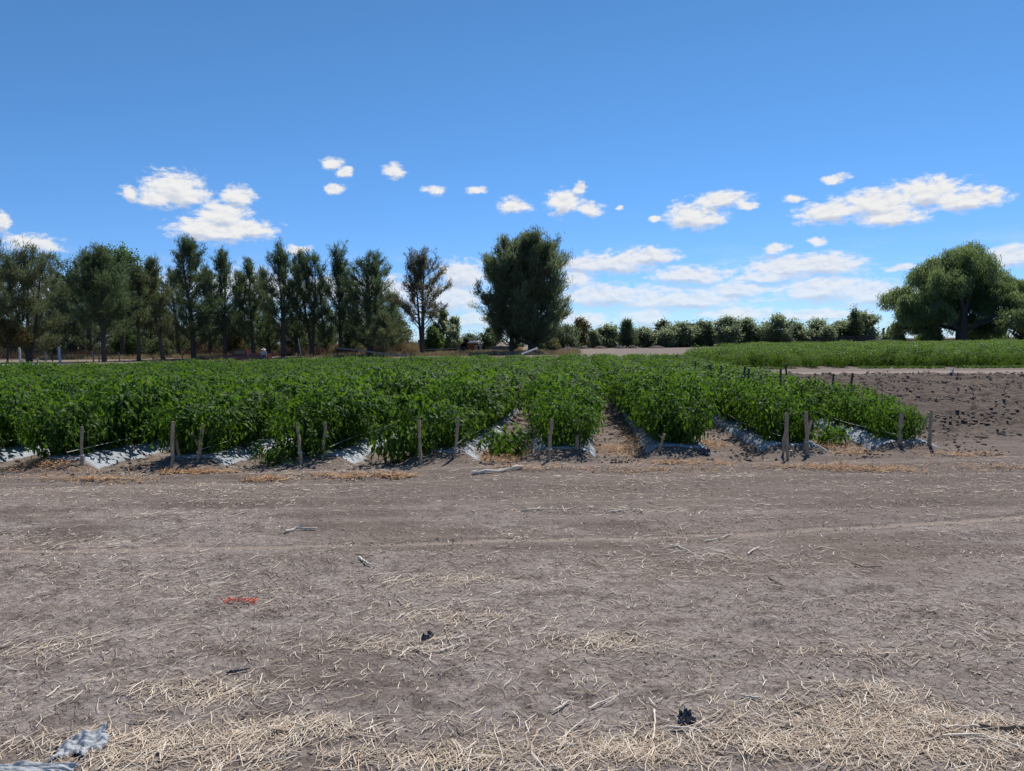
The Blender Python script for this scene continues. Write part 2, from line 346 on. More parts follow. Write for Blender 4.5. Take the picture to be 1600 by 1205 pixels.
at['dry'] = np.clip(ss(1.5, 4, y-yfar(x))*(1-ss(3, 9, x))*.9, 0, 1)*(.5+.5*fbm(x*.2, y*.2, 3, 71)) + .35*ss(.55, .75, fbm(x*.8, y*.9, 3, 77))*ss(10, 6, y)
g = MB(); nr, nc = AA.shape
i = (np.arange(nr-1)[:, None]*nc + np.arange(nc-1)[None]).ravel()
g.add(np.stack([x, y, z], 1), np.stack([i, i+1, i+nc+1, i+nc], 1))
go = g.build('ground', M['soil'], smooth=True, attrs=at); tag(go, kind='structure', label='dark grey-brown dry soil of the field margin')

# ------------------------------------------------------------------ leaves
def leaves(mb, P, D, Nn, Ln, Wd, fold=.25, droop=.25, m=0, a=0.0):
    """folded two-quad leaves: P base points, D direction, Nn rough normal"""
    D = unit(D); S_ = unit(np.cross(D, Nn)); U_ = np.cross(S_, D); Ln = Ln[:, None]; Wd = Wd[:, None]
    T = P + D*Ln - U_*Ln*droop; C = P + D*Ln*.5 + U_*Ln*.02
    Lf = P + D*Ln*.42 + S_*Wd*.5 + U_*Wd*fold; Rg = P + D*Ln*.42 - S_*Wd*.5 + U_*Wd*fold
    n = len(P); V = np.stack([P, Lf, T, Rg, C], 1).reshape(-1, 3); b = np.arange(n)[:, None]*5
    Q = np.concatenate([b+np.array([[0, 1, 2, 4]]), b+np.array([[0, 4, 2, 3]])])
    mb.add(V, Q, m, a)
def blades(mb, P, D, Ln, Wd, m=0, a=0.0, r=rng):
    D = unit(D); S_ = unit(np.cross(D, r.normal(size=D.shape))); Wd = Wd[:, None]; Ln = Ln[:, None]
    V = np.stack([P-S_*Wd*.5, P+S_*Wd*.5, P+D*Ln+S_*Wd*.2, P+D*Ln-S_*Wd*.2], 1).reshape(-1, 3)
    mb.add(V, np.arange(len(P)*4).reshape(-1, 4), m, a)

def plant_meshes(seed, hgt=.84, rad=.36, n=560, mt='pepper', ll=(.07, .150)):
    r = np.random.default_rng(seed)
    f = MB(); s = MB(); nb = 7
    brs = []
    trunk = np.array([[0, 0, -.05], [.01, 0, .08], [.0, .01, .2]]); tube(s, trunk, [.011, .010, .009], 5)
    for k in range(nb):
        a = k*2.4+r.uniform(0, 1); rr = rad*r.uniform(.35, .95); hh = hgt*r.uniform(.72, 1.0)
        p0 = np.array([0, 0, .12+.08*r.random()]); p2 = np.array([math.cos(a)*rr, math.sin(a)*rr, hh-.05]); p1 = (p0+p2)/2+np.array([math.cos(a), math.sin(a), -.3])*rr*.25
        tt = np.linspace(0, 1, 5)[:, None]; c = (1-tt)**2*p0+2*tt*(1-tt)*p1+tt**2*p2; brs.append(c); tube(s, c, np.linspace(.007, .002, 5), 4)
    # leaf positions: around the branches and filling the outer canopy
    n1 = int(n*.45); bi = r.integers(0, nb, n1); t = r.uniform(.25, 1.05, n1); B = np.array(brs)
    ii = np.clip((t*4).astype(int), 0, 3); ff = np.clip(t*4-ii, 0, 1.2)[:, None]
    P1 = B[bi, ii]*(1-ff)+B[bi, ii+1]*ff + r.normal(0, .055, (n1, 3))
    n2 = n-n1; th = r.uniform(0, 2*np.pi, n2); zz = r.uniform(.04, 1, n2)**.85
    pr = rad*np.clip(np.sqrt(np.clip(1-((zz-.62)/.5)**2, .12, 1)), 0, 1)*r.uniform(.72, 1.12, n2)
    lump = 1+.22*np.sin(th*3+seed)+.15*np.sin(zz*9+th*2)
    P2 = np.stack([np.cos(th)*pr*lump, np.sin(th)*pr*lump, zz*hgt], 1)
    P = np.vstack([P1, P2]); P[:, 2] = np.clip(P[:, 2], .05, hgt*1.08)
    out = unit(P*np.array([1, 1, 0])+1e-4); top = ss(.5, 1., P[:, 2]/hgt)[:, None]
    D = out*r.uniform(.3, 1.0, (len(P), 1)) + np.array([0, 0, 1.])*(top*.7-1.05+r.normal(0, .35, (len(P), 1))) + r.normal(0, .45, P.shape)
    Nn = out*.5+np.array([0, 0, 1.])+r.normal(0, .35, P.shape)
    Ln = r.uniform(*ll, len(P)); leaves(f, P, D, Nn, Ln, Ln*r.uniform(.33, .46, len(P)), .18, .28)
    return f, s
HIDE = []
def make_plant(seed, **kw):
    f, s = plant_meshes(seed, **kw)
    root = empty('pepper_plant')
    fo = f.build('foliage', M[kw.get('mt', 'pepper')], root); s.build('stem', M['stem'], root)
    return root, fo
PV = [make_plant(11+k, hgt=h, rad=rd, n=n) for k, (h, rd, n) in enumerate([(.80, .42, 800), (.86, .44, 860), (.74, .41, 780), (.82, .46, 880), (.90, .41, 800), (.70, .43, 740)])]
LOWP = make_plant(31, hgt=.42, rad=.36, n=380)
children = {}
def kids(o):
    if o.name not in children: children[o.name] = [c for c in SC.objects if c.parent == o]
    return children[o.name]
used = set()
def copy_thing(src, loc, rz=0, sc=1.0, label=None, group=None, cat=None, tilt=(0, 0), name=None):
    if src.name not in used: o = src; used.add(src.name); kids(src)
    else:
        o = src.copy(); SC.collection.objects.link(o)
        for ch in kids(src):
            c = ch.copy(); SC.collection.objects.link(c); c.parent = o
    o.location = tuple(float(v) for v in loc); o.rotation_euler = (tilt[0], tilt[1], rz); o.scale = (sc, sc, sc) if np.isscalar(sc) else sc
    tag(o, label, cat, group); return o
ROWN = {5: 'rightmost', 4: 'second from right', 3: 'third from right', 2: 'fourth from right', 1: 'fifth from right', 0: 'sixth from right', -1: 'seventh from right', -2: 'eighth from right', -3: 'ninth from right'}
pts = []
for bx in BEDS:
    for side in (-.19, .19):
        y0 = yend(bx)+(.38 if bx > -1 else (.36 if side < 0 else (.66 if round((bx+.25)/1.7) % 2 == 0 else .36)))+rng.uniform(0, .12); yy = np.arange(y0, yfar(bx), .38)
        for v in yy:
            if rng.random() < .035: continue
            pts.append((bx-(.08 if bx < -1 and v < yend(bx)+4 else 0)+side*(.75 if bx > .5 and v < yend(bx)+5 else 1)+rng.normal(0, .045), v+rng.normal(0, .06), bx))
pts = np.array(pts)
px_ = []
for p in pts:
    v = np.array([p[0], p[1], .5-H]); d = v@FW; px_.append((800+F*(v@RT)/d, d))
px_ = np.array(px_)
inview = (px_[:, 0] > -45) & (px_[:, 0] < 1645)
order = np.argsort(np.where(inview, px_[:, 1], 1e9))[:296]; indiv = np.zeros(len(pts), bool); indiv[order] = True
rowmin = {}
for j in order:
    k = (pts[j, 2], pts[j, 0] > pts[j, 2]); rowmin[k] = min(rowmin.get(k, 99), pts[j, 1])
def high(b_, y_):
    u = y_-yend(b_)
    return float(np.interp(u, [0, 6, 14], [.70, .80, .92] if b_ > 4 else ([.76, .90, .94] if b_ > 2 else ([.90, .96, .98] if b_ > -1 else [.98, .98, .98]))))
def widen(b_, y_):
    return float(np.interp(y_-yend(b_), [0, 2, 7], [.78 if b_ > .5 else (.88 if b_ > -1 else 1.02), .88 if b_ > -1 else 1.04, 1.18]))
for j in order:
    X_, Y_, bx = pts[j]; kb = int(round((bx-4.85)/1.7))+5
    rn = ROWN.get(kb, 'leftmost'); side = 'left' if X_ < bx else 'right'
    hs = (.84+.30*fbm(np.array([X_*.45]), np.array([Y_*.5]), 4, 55)[0])*high(bx, Y_)*rng.choice([.78, .92, 1.0, 1.08, 1.15]); wx_ = widen(bx, Y_)
    v = int(rng.integers(0, 6)); lead = abs(rowmin[(bx, X_ > bx)]-Y_) < 1e-6
    if lead: lab, gr = f'foremost pepper plant on the {side} side of the {rn} row', 'pepper plants heading the rows'
    else: lab, gr = f'green pepper plant within the {side} line of the {rn} row', 'pepper plants in the staked rows'
    copy_thing(PV[v][0], (X_, Y_, tz(X_, Y_)-.02), rng.uniform(0, 6.28), (hs*wx_, hs*wx_, hs*rng.uniform(.92, 1.08)), lab, gr, 'pepper plant', (rng.normal(0, .06), rng.normal(0, .06)))
# low straggling plants at the row ends (photo: beside the furrows)
for (a_, b_, s_c, lab) in ((795, 708, 1.05, 'low pale pepper plant sprawling in the furrow mouth beside dry orange leaves'),
                      (425, 728, .8, 'small straggling pepper plant fallen forward beside the post pair'),
                      (625, 722, 1.25, 'bushy low pepper plant leaning out left of the post with a slanted board'),
                      (1300, 692, .8, 'low pepper plant hanging over the silver film behind the post pair'),
                      (478, 724, .9, 'short pepper plant between the two wired posts')):
    q = G(a_, b_); copy_thing(LOWP[0], (q[0], q[1]+.15, tz(q[0], q[1]+.15)-.02), rng.uniform(0, 6), s_c, lab, 'stray low pepper plants', 'pepper plant', (rng.normal(0, .1), rng.normal(0, .1)))

def gn_field(name, P, rot, scl, var, objs, label):
    me = bpy.data.meshes.new(name); me.vertices.add(len(P)); me.vertices.foreach_set('co', np.asarray(P, np.float32).ravel())
    me.attributes.new('rot', 'FLOAT_VECTOR', 'POINT').data.foreach_set('vector', np.asarray(rot, np.float32).ravel())
    me.attributes.new('scl', 'FLOAT_VECTOR', 'POINT').data.foreach_set('vector', np.asarray(scl, np.float32).ravel())
    me.attributes.new('variant', 'FLOAT', 'POINT').data.foreach_set('value', np.asarray(var, np.float32))
    o = bpy.data.objects.new(name, me); SC.collection.objects.link(o)
    ng = bpy.data.node_groups.new(name, 'GeometryNodeTree')
    ng.interface.new_socket('Geometry', in_out='INPUT', socket_type='NodeSocketGeometry'); ng.interface.new_socket('Geometry', in_out='OUTPUT', socket_type='NodeSocketGeometry')
    gi = ng.nodes.new('NodeGroupInput'); gout = ng.nodes.new('NodeGroupOutput'); jn = ng.nodes.new('GeometryNodeJoinGeometry')
    def na(n, t_):
        a = ng.nodes.new('GeometryNodeInputNamedAttribute'); a.data_type = t_; a.inputs['Name'].default_value = n; return a.outputs['Attribute']
    ar, as_, av = na('rot', 'FLOAT_VECTOR'), na('scl', 'FLOAT_VECTOR'), na('variant', 'FLOAT')
    for k, ob in enumerate(objs):
        oi = ng.nodes.new('GeometryNodeObjectInfo'); oi.inputs['Object'].default_value = ob; oi.transform_space = 'ORIGINAL'
        cp = ng.nodes.new('FunctionNodeCompare'); cp.data_type = 'FLOAT'; cp.operation = 'EQUAL'; ng.links.new(av, cp.inputs[0]); cp.inputs[1].default_value = k
        for i_ in cp.inputs:
            if i_.name == 'Epsilon': i_.default_value = .1
        ip = ng.nodes.new('GeometryNodeInstanceOnPoints')
        ng.links.new(gi.outputs[0], ip.inputs['Points']); ng.links.new(cp.outputs[0], ip.inputs['Selection']); ng.links.new(oi.outputs['Geometry'], ip.inputs['Instance'])
        ng.links.new(ar, ip.inputs['Rotation']); ng.links.new(as_, ip.inputs['Scale']); ng.links.new(ip.outputs[0], jn.inputs[0])
    ng.links.new(jn.outputs[0], gout.inputs[0])
    md = o.modifiers.new('scatter', 'NODES'); md.node_group = ng
    tag(o, label, kind='stuff'); return o
rest = pts[~indiv]; n = len(rest)
P = np.stack([rest[:, 0], rest[:, 1], terrain(rest[:, 0], rest[:, 1])-.02], 1)
hs = (.72+.28*fbm(rest[:, 0]*.45, rest[:, 1]*.5, 4, 55))*rng.choice([.76, .88, .95, 1.0, 1.03, 1.08, 1.12], n)*np.array([high(b_, y_) for b_, y_ in zip(rest[:, 2], rest[:, 1])])
hs = np.stack([hs*[widen(b_, y_) for b_, y_ in zip(rest[:, 2], rest[:, 1])]]*2+[hs], 1); hs[:, :2] *= 1.12
gn_field('pepper_crop', P, np.stack([rng.normal(0, .07, n), rng.normal(0, .07, n), rng.uniform(0, 6.28, n)], 1), hs, rng.integers(0, 6, n), [p[1] for p in PV], 'dense rows of green pepper plants filling the field behind the near ones')
# right-hand field
YV = [make_plant(51+k, hgt=h, rad=rd, n=n_, mt='pepper_y', ll=(.07, .13)) for k, (h, rd, n_) in enumerate([(.92, .42, 520), (1.0, .40, 560), (.84, .44, 500)])]
far_edge_x = np.array([5.6, 15.4, 23.5, 40, 60, 120]); far_edge_y = np.array([44, 76, 104, 112, 114, 114])
pr = []
for bx in np.arange(7.1, 90, 1.55):
    ye = float(np.interp(bx, far_edge_x, far_edge_y))
    for side in (-.18, .22):
        yy = np.arange(42.2+.5*vn(np.array([bx*.7]), np.array([1.]), 3)[0]-.02*(bx-9), ye, .42)
        for v in yy:
            if rng.random() < .12 + .3*(v < 43.2): continue
            pr.append((bx+side+rng.normal(0, .09), v+rng.normal(0, .1)))
pr = np.array(pr)
px2 = 800+F*((pr[:, 0]*RT[0]+pr[:, 1]*RT[1])/(pr[:, 0]*FW[0]+pr[:, 1]*FW[1])); pr = pr[px2 < 1720]
front = [(int(np.argmin(abs(pr[:, 0]-fx)+abs(pr[:, 1]-42.3)))) for fx in (11, 15.5, 20)]
for k, (j, lab) in enumerate(zip(front, ('yellow-green pepper plant at the left end of the far field, beside the pale track', 'yellow-green pepper plant midway along the front of the far field', 'tall yellow-green pepper plant at the right part of the far field front'))):
    copy_thing(YV[k][0], (pr[j, 0], pr[j, 1]-.1, -.02), 1.3*k, 1.0, lab, 'pepper plants fronting the far field', 'pepper plant')
keep = np.ones(len(pr), bool); keep[front] = False; pr = pr[keep]; n = len(pr)
hs = (.74+.5*fbm(pr[:, 0]*.4, pr[:, 1]*.15, 3, 85))*rng.choice([.55, .8, .95, 1.05, 1.25], n); hs = np.stack([hs, hs, hs], 1)
gn_field('far_pepper_crop', np.stack([pr[:, 0], pr[:, 1], np.full(n, -.02)], 1), np.stack([rng.normal(0, .07, n), rng.normal(0, .07, n), rng.uniform(0, 6.28, n)], 1), hs, rng.integers(0, 3, n), [p[1] for p in YV], 'yellow-green pepper crop in the field beyond the ploughed strip')
# weeds on the edge of that field
wb = MB(); n = 650; wx = rng.uniform(8, 34, n); wy = 41.3-.02*(wx-9)+rng.normal(0, .35, n); hh = .3*fbm(wx*.8, wy*.4, 2, 15)
cnt = 9
Pw = np.repeat(np.stack([wx, wy, np.zeros(n)], 1), cnt, 0); Dw = rng.normal(0, .55, Pw.shape)+np.array([0, 0, .8]); Dw[:, 2] = abs(Dw[:, 2])
keepw = np.repeat(fbm(wx*.5, wx*.1, 3, 12) > .45, cnt)
Pw, Dw = Pw[keepw], Dw[keepw]; Lw = rng.uniform(.06, .22, len(Pw)); leaves(wb, Pw, Dw, rng.normal(size=Pw.shape), Lw, Lw*.3)
tag(wb.build('weeds', M['green_leaf']), 'low green weeds along the foot of the far crop', kind='stuff')

# ------------------------------------------------------------------ plastic film on the beds
for bx in BEDS:
    if bx < -14: continue
    kb = int(round((bx-4.85)/1.7))+5; rn = ROWN.get(kb, 'row %d' % kb)
    yy = np.concatenate([np.arange(yend(bx)+.16, 16, .05), np.arange(16, yfar(bx)-.5, .4)]); xx = np.linspace(-.52, .52 if bx > -1 else .57, 25)
    XX, YY = np.meshgrid(xx, yy); XX = XX*(1+.14*(fbm(YY*1.3+bx, XX*0+bx, 3, 91)-.5)+.10*np.sin(YY*3.2+bx*2)*.5)+bx
    YY = YY + .12*(fbm(XX*5, YY*0+bx, 2, 17)-.5)*(YY < yend(bx)+.3)
    ZZ = terrain(XX.ravel(), YY.ravel()).reshape(XX.shape)+.012+.004*fbm(XX*3, YY*2, 2, 5)+.010*(bx > 0)*np.maximum(0, np.sin(YY*3.2+bx*2))*ss(.3, .5, abs(XX-bx))
    e = (XX-bx < -.485) | (XX-bx > (.485 if bx > -1 else .535)); ZZ = np.where(e, ZZ-.05, ZZ); ZZ[0] -= .04
    mb = MB(); nr, nc = XX.shape; i = (np.arange(nr-1)[:, None]*nc+np.arange(nc-1)[None]).ravel()
    mb.add(np.stack([XX.ravel(), YY.ravel(), ZZ.ravel()], 1), np.stack([i, i+1, i+nc+1, i+nc], 1))
    lab = f'silver grey plastic film over the bed of the {rn} row' if kb in ROWN else 'silver grey plastic film mostly hidden under the rows at the left edge'
    tag(mb.build('mulch_film', M['film'], smooth=True), lab, 'plastic mulch', 'silver mulch films on the beds')

# ------------------------------------------------------------------ stakes and twine
def stake(base, top, r0=.022, label='', group='wooden end posts of the rows', cat='wooden stake', seed=0, sink=.1, wrap=None):
    r = np.random.default_rng(seed+5); base = np.array(base, float); top = np.array(top, float); d = top-base; ln = np.linalg.norm(d); u = d/ln
    b2 = -u*sink; tt = np.linspace(0, 1, 7)[:, None]; pp = b2*(1-tt)+(top-base)*tt
    side = unit(np.cross(u, [0, 1, .1])); pp = pp + side*(r.normal(0, .005, (7, 1)))
    root = empty('wooden_stake', base); mb = MB(); dk = 'dark stake' in label; sides = int(r.integers(4, 7))
    r0 = r0*1.12; tube(mb, pp, r0*r.uniform(.85, 1.1, 7), sides, cap=False, jitter=.0018, r=r); mb.build('shaft', M['wood_dark' if dk else 'wood'], root)
    mc = MB(); tube(mc, np.array([pp[-1]-u*.004, pp[-1]+u*.001]), r0*.97, sides); mc.build('cut_top', M['cut'], root)
    if wrap:
        w_ = MB()
        for k in range(3):
            a = np.linspace(0, 6.6, 14); c = u*(ln*wrap+k*.006); s1 = unit(np.cross(u, [0, 1, .2])); s2 = np.cross(u, s1)
            tube(w_, c+(r0*1.18)*(np.cos(a)[:, None]*s1+np.sin(a)[:, None]*s2), .0025, 4, cap=False)
        w_.build('twine_wrap', M['twine'], root)
    tag(root, label, cat, group); return root
def D_of(px, py): return pdepth(G(px, py))
ST = [ # base px, top px, radius, label
 ((128,732),(128,667),.021,'leftmost upright wooden post, a thin brace leaning behind it'),
 ((268,733),(271,659),.020,'tall narrow post with white twine knotted halfway, third from the left edge'),
 ((308,727),(317,662),.024,'right-leaning post crossed by a brown brace, above orange straw'),
 ((470,728),(464,661),.022,'left-leaning post left of a low pepper bush'),
 ((503,724),(509,660),.019,'thin post half hidden by leaves right of the left-leaning post'),
 ((657,727),(655,656),.021,'post with a slanted board at its top, before the fifth row from right'),
 ((710,722),(716,652),.021,'right-leaning post beside silver film, above the lying pole'),
 ((858,723),(862,656),.023,'dark post at the left corner of the fourth row from right'),
 ((902,714),(902,656),.027,'thick dark post on the right corner of the fourth row from right'),
 ((1036,702),(1029,644),.018,'crooked thin stake leaning left above a short brown stub'),
 ((1074,707),(1077,637),.026,'tall grey post on the right corner of the third row from right'),
 ((1231,717),(1229,645),.020,'upright post of the left pair, second row from right'),
 ((1261,712),(1259,643),.024,'upright post of the right pair before the second row from right'),
 ((1404,703),(1409,646),.028,'thick dark post at the left corner of the rightmost row'),
 ((1452,704),(1455,641),.025,'dark post standing clear at the far right end of the rows')]
for k, (b, t_, r0, lab) in enumerate(ST):
    p = G(*b); D = pdepth(p); stake(p, PT(*t_, D), r0, lab, seed=k, wrap=.3 if k in (0, 1, 2, 3, 6, 7, 12) else None)
BR = [((153,716),(133,674),.018,'brown brace leaning back from the leftmost post'),
 ((283,724),(271,670),.018,'brown brace half hidden by leaves behind the third post from the left'),
 ((322,722),(299,677),.018,'brown brace crossing behind the right-leaning post above orange straw'),
 ((476,704),(468,671),.016,'short brace behind the left-leaning post'),
 ((500,712),(505,671),.020,'brown brace against the thin post beside the low bush'),
 ((521,698),(521,667),.012,'thin stake standing alone in the leaves right of the post pair'),
 ((662,700),(651,656),.016,'slanted board leaning on the post before the fifth row from right'),
 ((857,712),(856,672),.016,'short pale-topped stake against the dark left corner post'),
 ((906,713),(906,658),.016,'slimmer pale-topped stake touching the thick dark post'),
 ((1028,713),(1038,678),.020,'short brown pale-topped stub leaning right under the crooked stake'),
 ((1222,712),(1230,651),.018,'right-leaning brace of the left pair before the second row from right'),
 ((1236,713),(1237,704),.018,'very short stub between the two post pairs of the second row'),
 ((1256,709),(1267,657),.020,'pale-topped brace crossing the right pair before the second row from right'),
 ((1412,705),(1411,691),.022,'low broken stub beside the thick post of the rightmost row'),
 ((1442,700),(1443,694),.018,'tiny stub at the foot of the far right post'),
 ((1432,694),(1453,645),.018,'long brace leaning up to the far right post'),
 ((235,697),(247,621),.013,'long thin stake leaning right out of the leaves above the silver film')]
for k, (b, t_, r0, lab) in enumerate(BR):
    p = G(*b); D = pdepth(p); Dt = D-.22 if k in (0, 1, 2, 15) else D-.04
    stake(p, PT(*t_, Dt), r0, lab, 'braces and stubs at the row ends', 'wooden stake', seed=40+k)
# stakes poking from the canopy, from the photo
MS = [(190,620,605),(112,625,608),(45,620,600),(434,603,590),(497,592,584),(794,596,583),(266,612,598),(351,622,613),(899,604,586),(1190,602,586),(1087,600,564),(1073,590,568),(1164,602,573),(1170,603,576),(1220,608,577),(1228,598,568),(1303,603,584),(1332,617,583),(1110,592,570),(1127,596,571),(960,578,566),(1045,580,560),(655,589,582)]
for k, (a_, yb, yt) in enumerate(MS):
    # distance: crop top plane at .8 m meets the visible foot of the stake
    q = G(a_, yb-2, .78); j = int(np.argmin(np.abs(np.array(BEDS)-q[0]))); D = pdepth(q)
    if abs(a_-905) > 110:
        xt = BEDS[j]+(.36 if a_ > 905 else .05); dr = ray(a_, 560); D = min(max(xt/dr[0], D*.8), D*1.5)
    top = PT(a_, yt, D); base = np.array([top[0]+rng.normal(0, .03), top[1]+rng.normal(0, .03), 0.0])
    if top[2] > 1.6: top[2] = 1.5
    lab = 'dark stake standing out of the right rows of peppers' if a_ > 1040 else 'weathered stake tip poking out of the green canopy'
    stake(base, top, .020 if a_ > 905 else .02, lab, 'stakes standing in the right rows' if a_ > 1040 else 'stakes within the canopy', seed=90+k)
for bx in BEDS:
    if bx < -9: continue
    kb = int(round((bx-4.85)/1.7))+5
    mb = MB()
    for s_ in (-1, 1):
        for hh in (.22,):
            yy = np.arange(yend(bx)-.05, 22, .5); zz = hh-.03*np.abs(np.sin(yy*.9))
            tube(mb, np.stack([bx+s_*(.28+.12*ss(0, 2, yy-yend(bx))), yy, zz+.05], 1), .0028, 4, cap=False)
    tag(mb.build('support_twine', M['twine']), f'white support twine strung along the {ROWN.get(kb, "leftmost")} row', 'twine', 'support twines along the rows')

# ------------------------------------------------------------------ straw, litter, clods
def straws(name, C, ln, wd, matn, lift=.012, label='', flat=.06, r=rng):
    n = len(C); th = r.uniform(0, np.pi*2, n); tl = r.normal(0, flat, n); D = np.stack([np.cos(th)*np.cos(tl), np.sin(th)*np.cos(tl), np.sin(tl)], 1)
    S_ = unit(np.stack([-np.sin(th), np.cos(th), np.zeros(n)], 1)); U_ = np.cross(D, S_); U_ *= np.sign(U_[:, 2:3]+1e-9)
    bend = r.normal(0, .10, (n, 1))*ln[:, None]; C = C.copy(); C[:, 2] = terrain(C[:, 0], C[:, 1])+lift*r.uniform(.2, 1, n)+np.abs(np.sin(tl))*ln*.4
    A = C-D*ln[:, None]/2; B = C+S_*bend; E_ = C+D*ln[:, None]/2; w_ = wd[:, None]
    ring = []
    for Q_, k in ((A, .8), (B, 1.), (E_, .6)): ring += [Q_-S_*w_*k/2, Q_+U_*w_*k*.3, Q_+S_*w_*k/2]
    V = np.stack(ring, 1).reshape(-1, 3); b = np.arange(n)[:, None]*9
    Q = np.concatenate([b+np.array([[o, o+1, o+4, o+3]]) for o in (0, 1, 3, 4)])
    mb = MB(); mb.add(V, Q); return tag(mb.build(name, matn), label, kind='stuff')
C = []; LN = []; WD = []
def scatter(n, cx, cy, sx, sy, l0, l1, w0, w1, uni=False):
    if uni: a = rng.uniform(cx, sx, n); b = rng.uniform(cy, sy, n); q = np.stack([a, b, np.zeros(n)], 1)
    else:
        p = G(cx, cy); q = np.stack([p[0]+rng.normal(0, sx, n), p[1]+rng.normal(0, sy, n), np.zeros(n)], 1)
    C.append(q); LN.append(rng.uniform(l0, l1, n)**1.0); WD.append(rng.uniform(w0, w1, n))
# general thin scatter with patchy density
n = 52000; qx = rng.uniform(-7.5, 8.5, n); qy = 2.0+rng.random(n)**1.25*9.0
dn = fbm(qx*1.1+7, qy*1.6, 4, 101)*ss(9.5, 3, qy)*.9+.25*fbm(qx*.3, qy*.3, 2, 8)
k_ = rng.random(n) < ss(.40, .66, dn)*.75+.02
q = np.stack([qx[k_], qy[k_], qx[k_]*0], 1); C.append(q); m_ = len(q); LN.append(.015+.10*rng.random(m_)**2.2); WD.append(rng.uniform(.0016, .0042, m_))
n = 44000; qx = rng.uniform(-8, 9, n); qy = 2.6+rng.random(n)*7.6; k_ = rng.random(n) < .22+.6*ss(.45, .62, fbm(qx*.6, qy*2.6, 3, 202))
q = np.stack([qx[k_], qy[k_], qx[k_]*0], 1); C.append(q); m_ = len(q); LN.append(.012+.075*rng.random(m_)**2.4); WD.append(rng.uniform(.0018, .0042, m_))
# bottom band of straw
n = 3000; u = rng.uniform(-100, 1700, n); v = 1122+rng.random(n)**.8*110+30*(fbm(u*.01, u*0, 3, 3)-.5)
wgt = .05+.95*ss(.50, .64, fbm(u*.011+5, v*.016, 4, 44)+.07*ss(1130, 1205, v)); keep = rng.random(n) < wgt; keep &= ~((u < 150) & (rng.random(n) < .5))
q = np.array([G(a, b) for a, b in zip(u[keep], v[keep])]); C.append(q); LN.append(.02+.16*rng.random(len(q))**1.6); WD.append(rng.uniform(.0016, .0045, len(q)))
for (a, b, sx, sy, n_) in ((690,905,.30,.10,260),(710,962,.26,.10,330),(320,1080,.22,.08,420),(950,1010,.16,.07,200),(1350,1120,.30,.10,900),(1450,1165,.30,.08,800),(1250,1165,.20,.06,600),
        (460,1140,.2,.06,500),(700,1190,.2,.05,350),(980,1180,.14,.05,500),(940,1000,.2,.08,160),(1370,1080,.12,.05,160),(990,800,.28,.1,60),(850,798,.25,.06,50),(1040,890,.5,.12,140),(1340,1020,.2,.07,140),
        (100,845,.5,.12,130),(250,905,.6,.2,180),(60,1010,.3,.1,220),(620,1010,.3,.1,260),(240,1165,.25,.07,700),(1500,1130,.15,.03,350),(1130,870,.4,.1,100),(1560,1000,.2,.1,120),(1080,1150,.25,.07,240)):
    scatter(n_, a, b, sx, sy, .02, .15, .0016, .0045)
C = np.concatenate(C); LN = np.concatenate(LN); WD = np.concatenate(WD); WD = WD*np.clip(C[:, 1]/4.2, 1, 2.0)
straws('straw_litter', C, LN, WD, M['straw'], .012, 'pale dry straw scattered and heaped over the bare soil')
# orange dead leaves at the furrow mouths
Cs = []
for (a, b, sx, sy, n_) in ((150,750,.5,.08,260),(60,735,.35,.15,380),(300,738,.25,.07,380),(415,748,.15,.06,200),(540,745,.25,.08,240),(620,744,.13,.05,200),(780,712,.25,.28,620),(830,733,.3,.08,120),(970,700,.25,.3,420),(1080,725,.4,.1,300),
        (1340,732,.4,.12,520),(1250,730,.3,.08,140),(1280,690,.12,.25,260),(1110,690,.15,.3,240),(1330,700,.2,.4,260),(1060,690,.12,.4,260),(1000,735,.6,.15,200),(1560,730,.5,.15,150),(1500,712,.3,.15,200),(990,680,.14,.7,300)):
    p = G(a, b); Cs.append(np.stack([p[0]+rng.normal(0, sx, n_), p[1]+rng.normal(0, sy, n_), np.zeros(n_)], 1))
Cs = np.concatenate(Cs); n = len(Cs)
straws('leaf_litter', Cs, rng.uniform(.03, .14, n), rng.uniform(.004, .013, n), M['orange_litter'], .03, 'orange brown dead leaves and stalks heaped at the furrow mouths', .3)
# clods
ico = bpy.data.meshes.new('t'); import bmesh
bm = bmesh.new(); bmesh.ops.create_icosphere(bm, subdivisions=1, radius=1); IV = np.array([v.co[:] for v in bm.verts]); IF = np.array([[v.index for v in f.verts] for f in bm.faces]); bm.free()
bm = bmesh.new(); bmesh.ops.create_icosphere(bm, subdivisions=2, radius=1); IV2 = np.array([v.co[:] for v in bm.verts]); IF2 = np.array([[v.index for v in f.verts] for f in bm.faces]); bm.free()
bpy.data.meshes.remove(ico)
def lumps(mb, P, R, V0=IV, F0=IF, flat=.85, jit=.32, r=rng):
    n = len(P); V = V0[None]*(1+r.normal(0, jit, (n, len(V0), 1))); a = r.uniform(0, 6.28, n); ca, sa = np.cos(a)[:, None], np.sin(a)[:, None]
    st = r.uniform(.7, 1.35, (n, 1)); V = np.stack([V[:, :, 0]*st, V[:, :, 1]/st, V[:, :, 2]*flat], -1)
    V = np.stack([V[:, :, 0]*ca-V[:, :, 1]*sa, V[:, :, 0]*sa+V[:, :, 1]*ca, V[:, :, 2]], -1)*R[:, None, None]+P[:, None]
    Fq = (F0[None]+np.arange(n)[:, None, None]*len(V0)).reshape(-1, 3); mb.add(V.reshape(-1, 3), Fq)
mb = MB(); n = 150000; qx = rng.uniform(5, 34, n); qy = 10+rng.random(n)*26; pw = ploughed(qx, qy)
k_ = (rng.random(n) < pw*(.10+.9*ss(.42, .68, fbm(qx*.8, qy*.8, 3, 31)))*.75); qx, qy = qx[k_], qy[k_]; R = .012+.045*rng.random(len(qx))**2.6
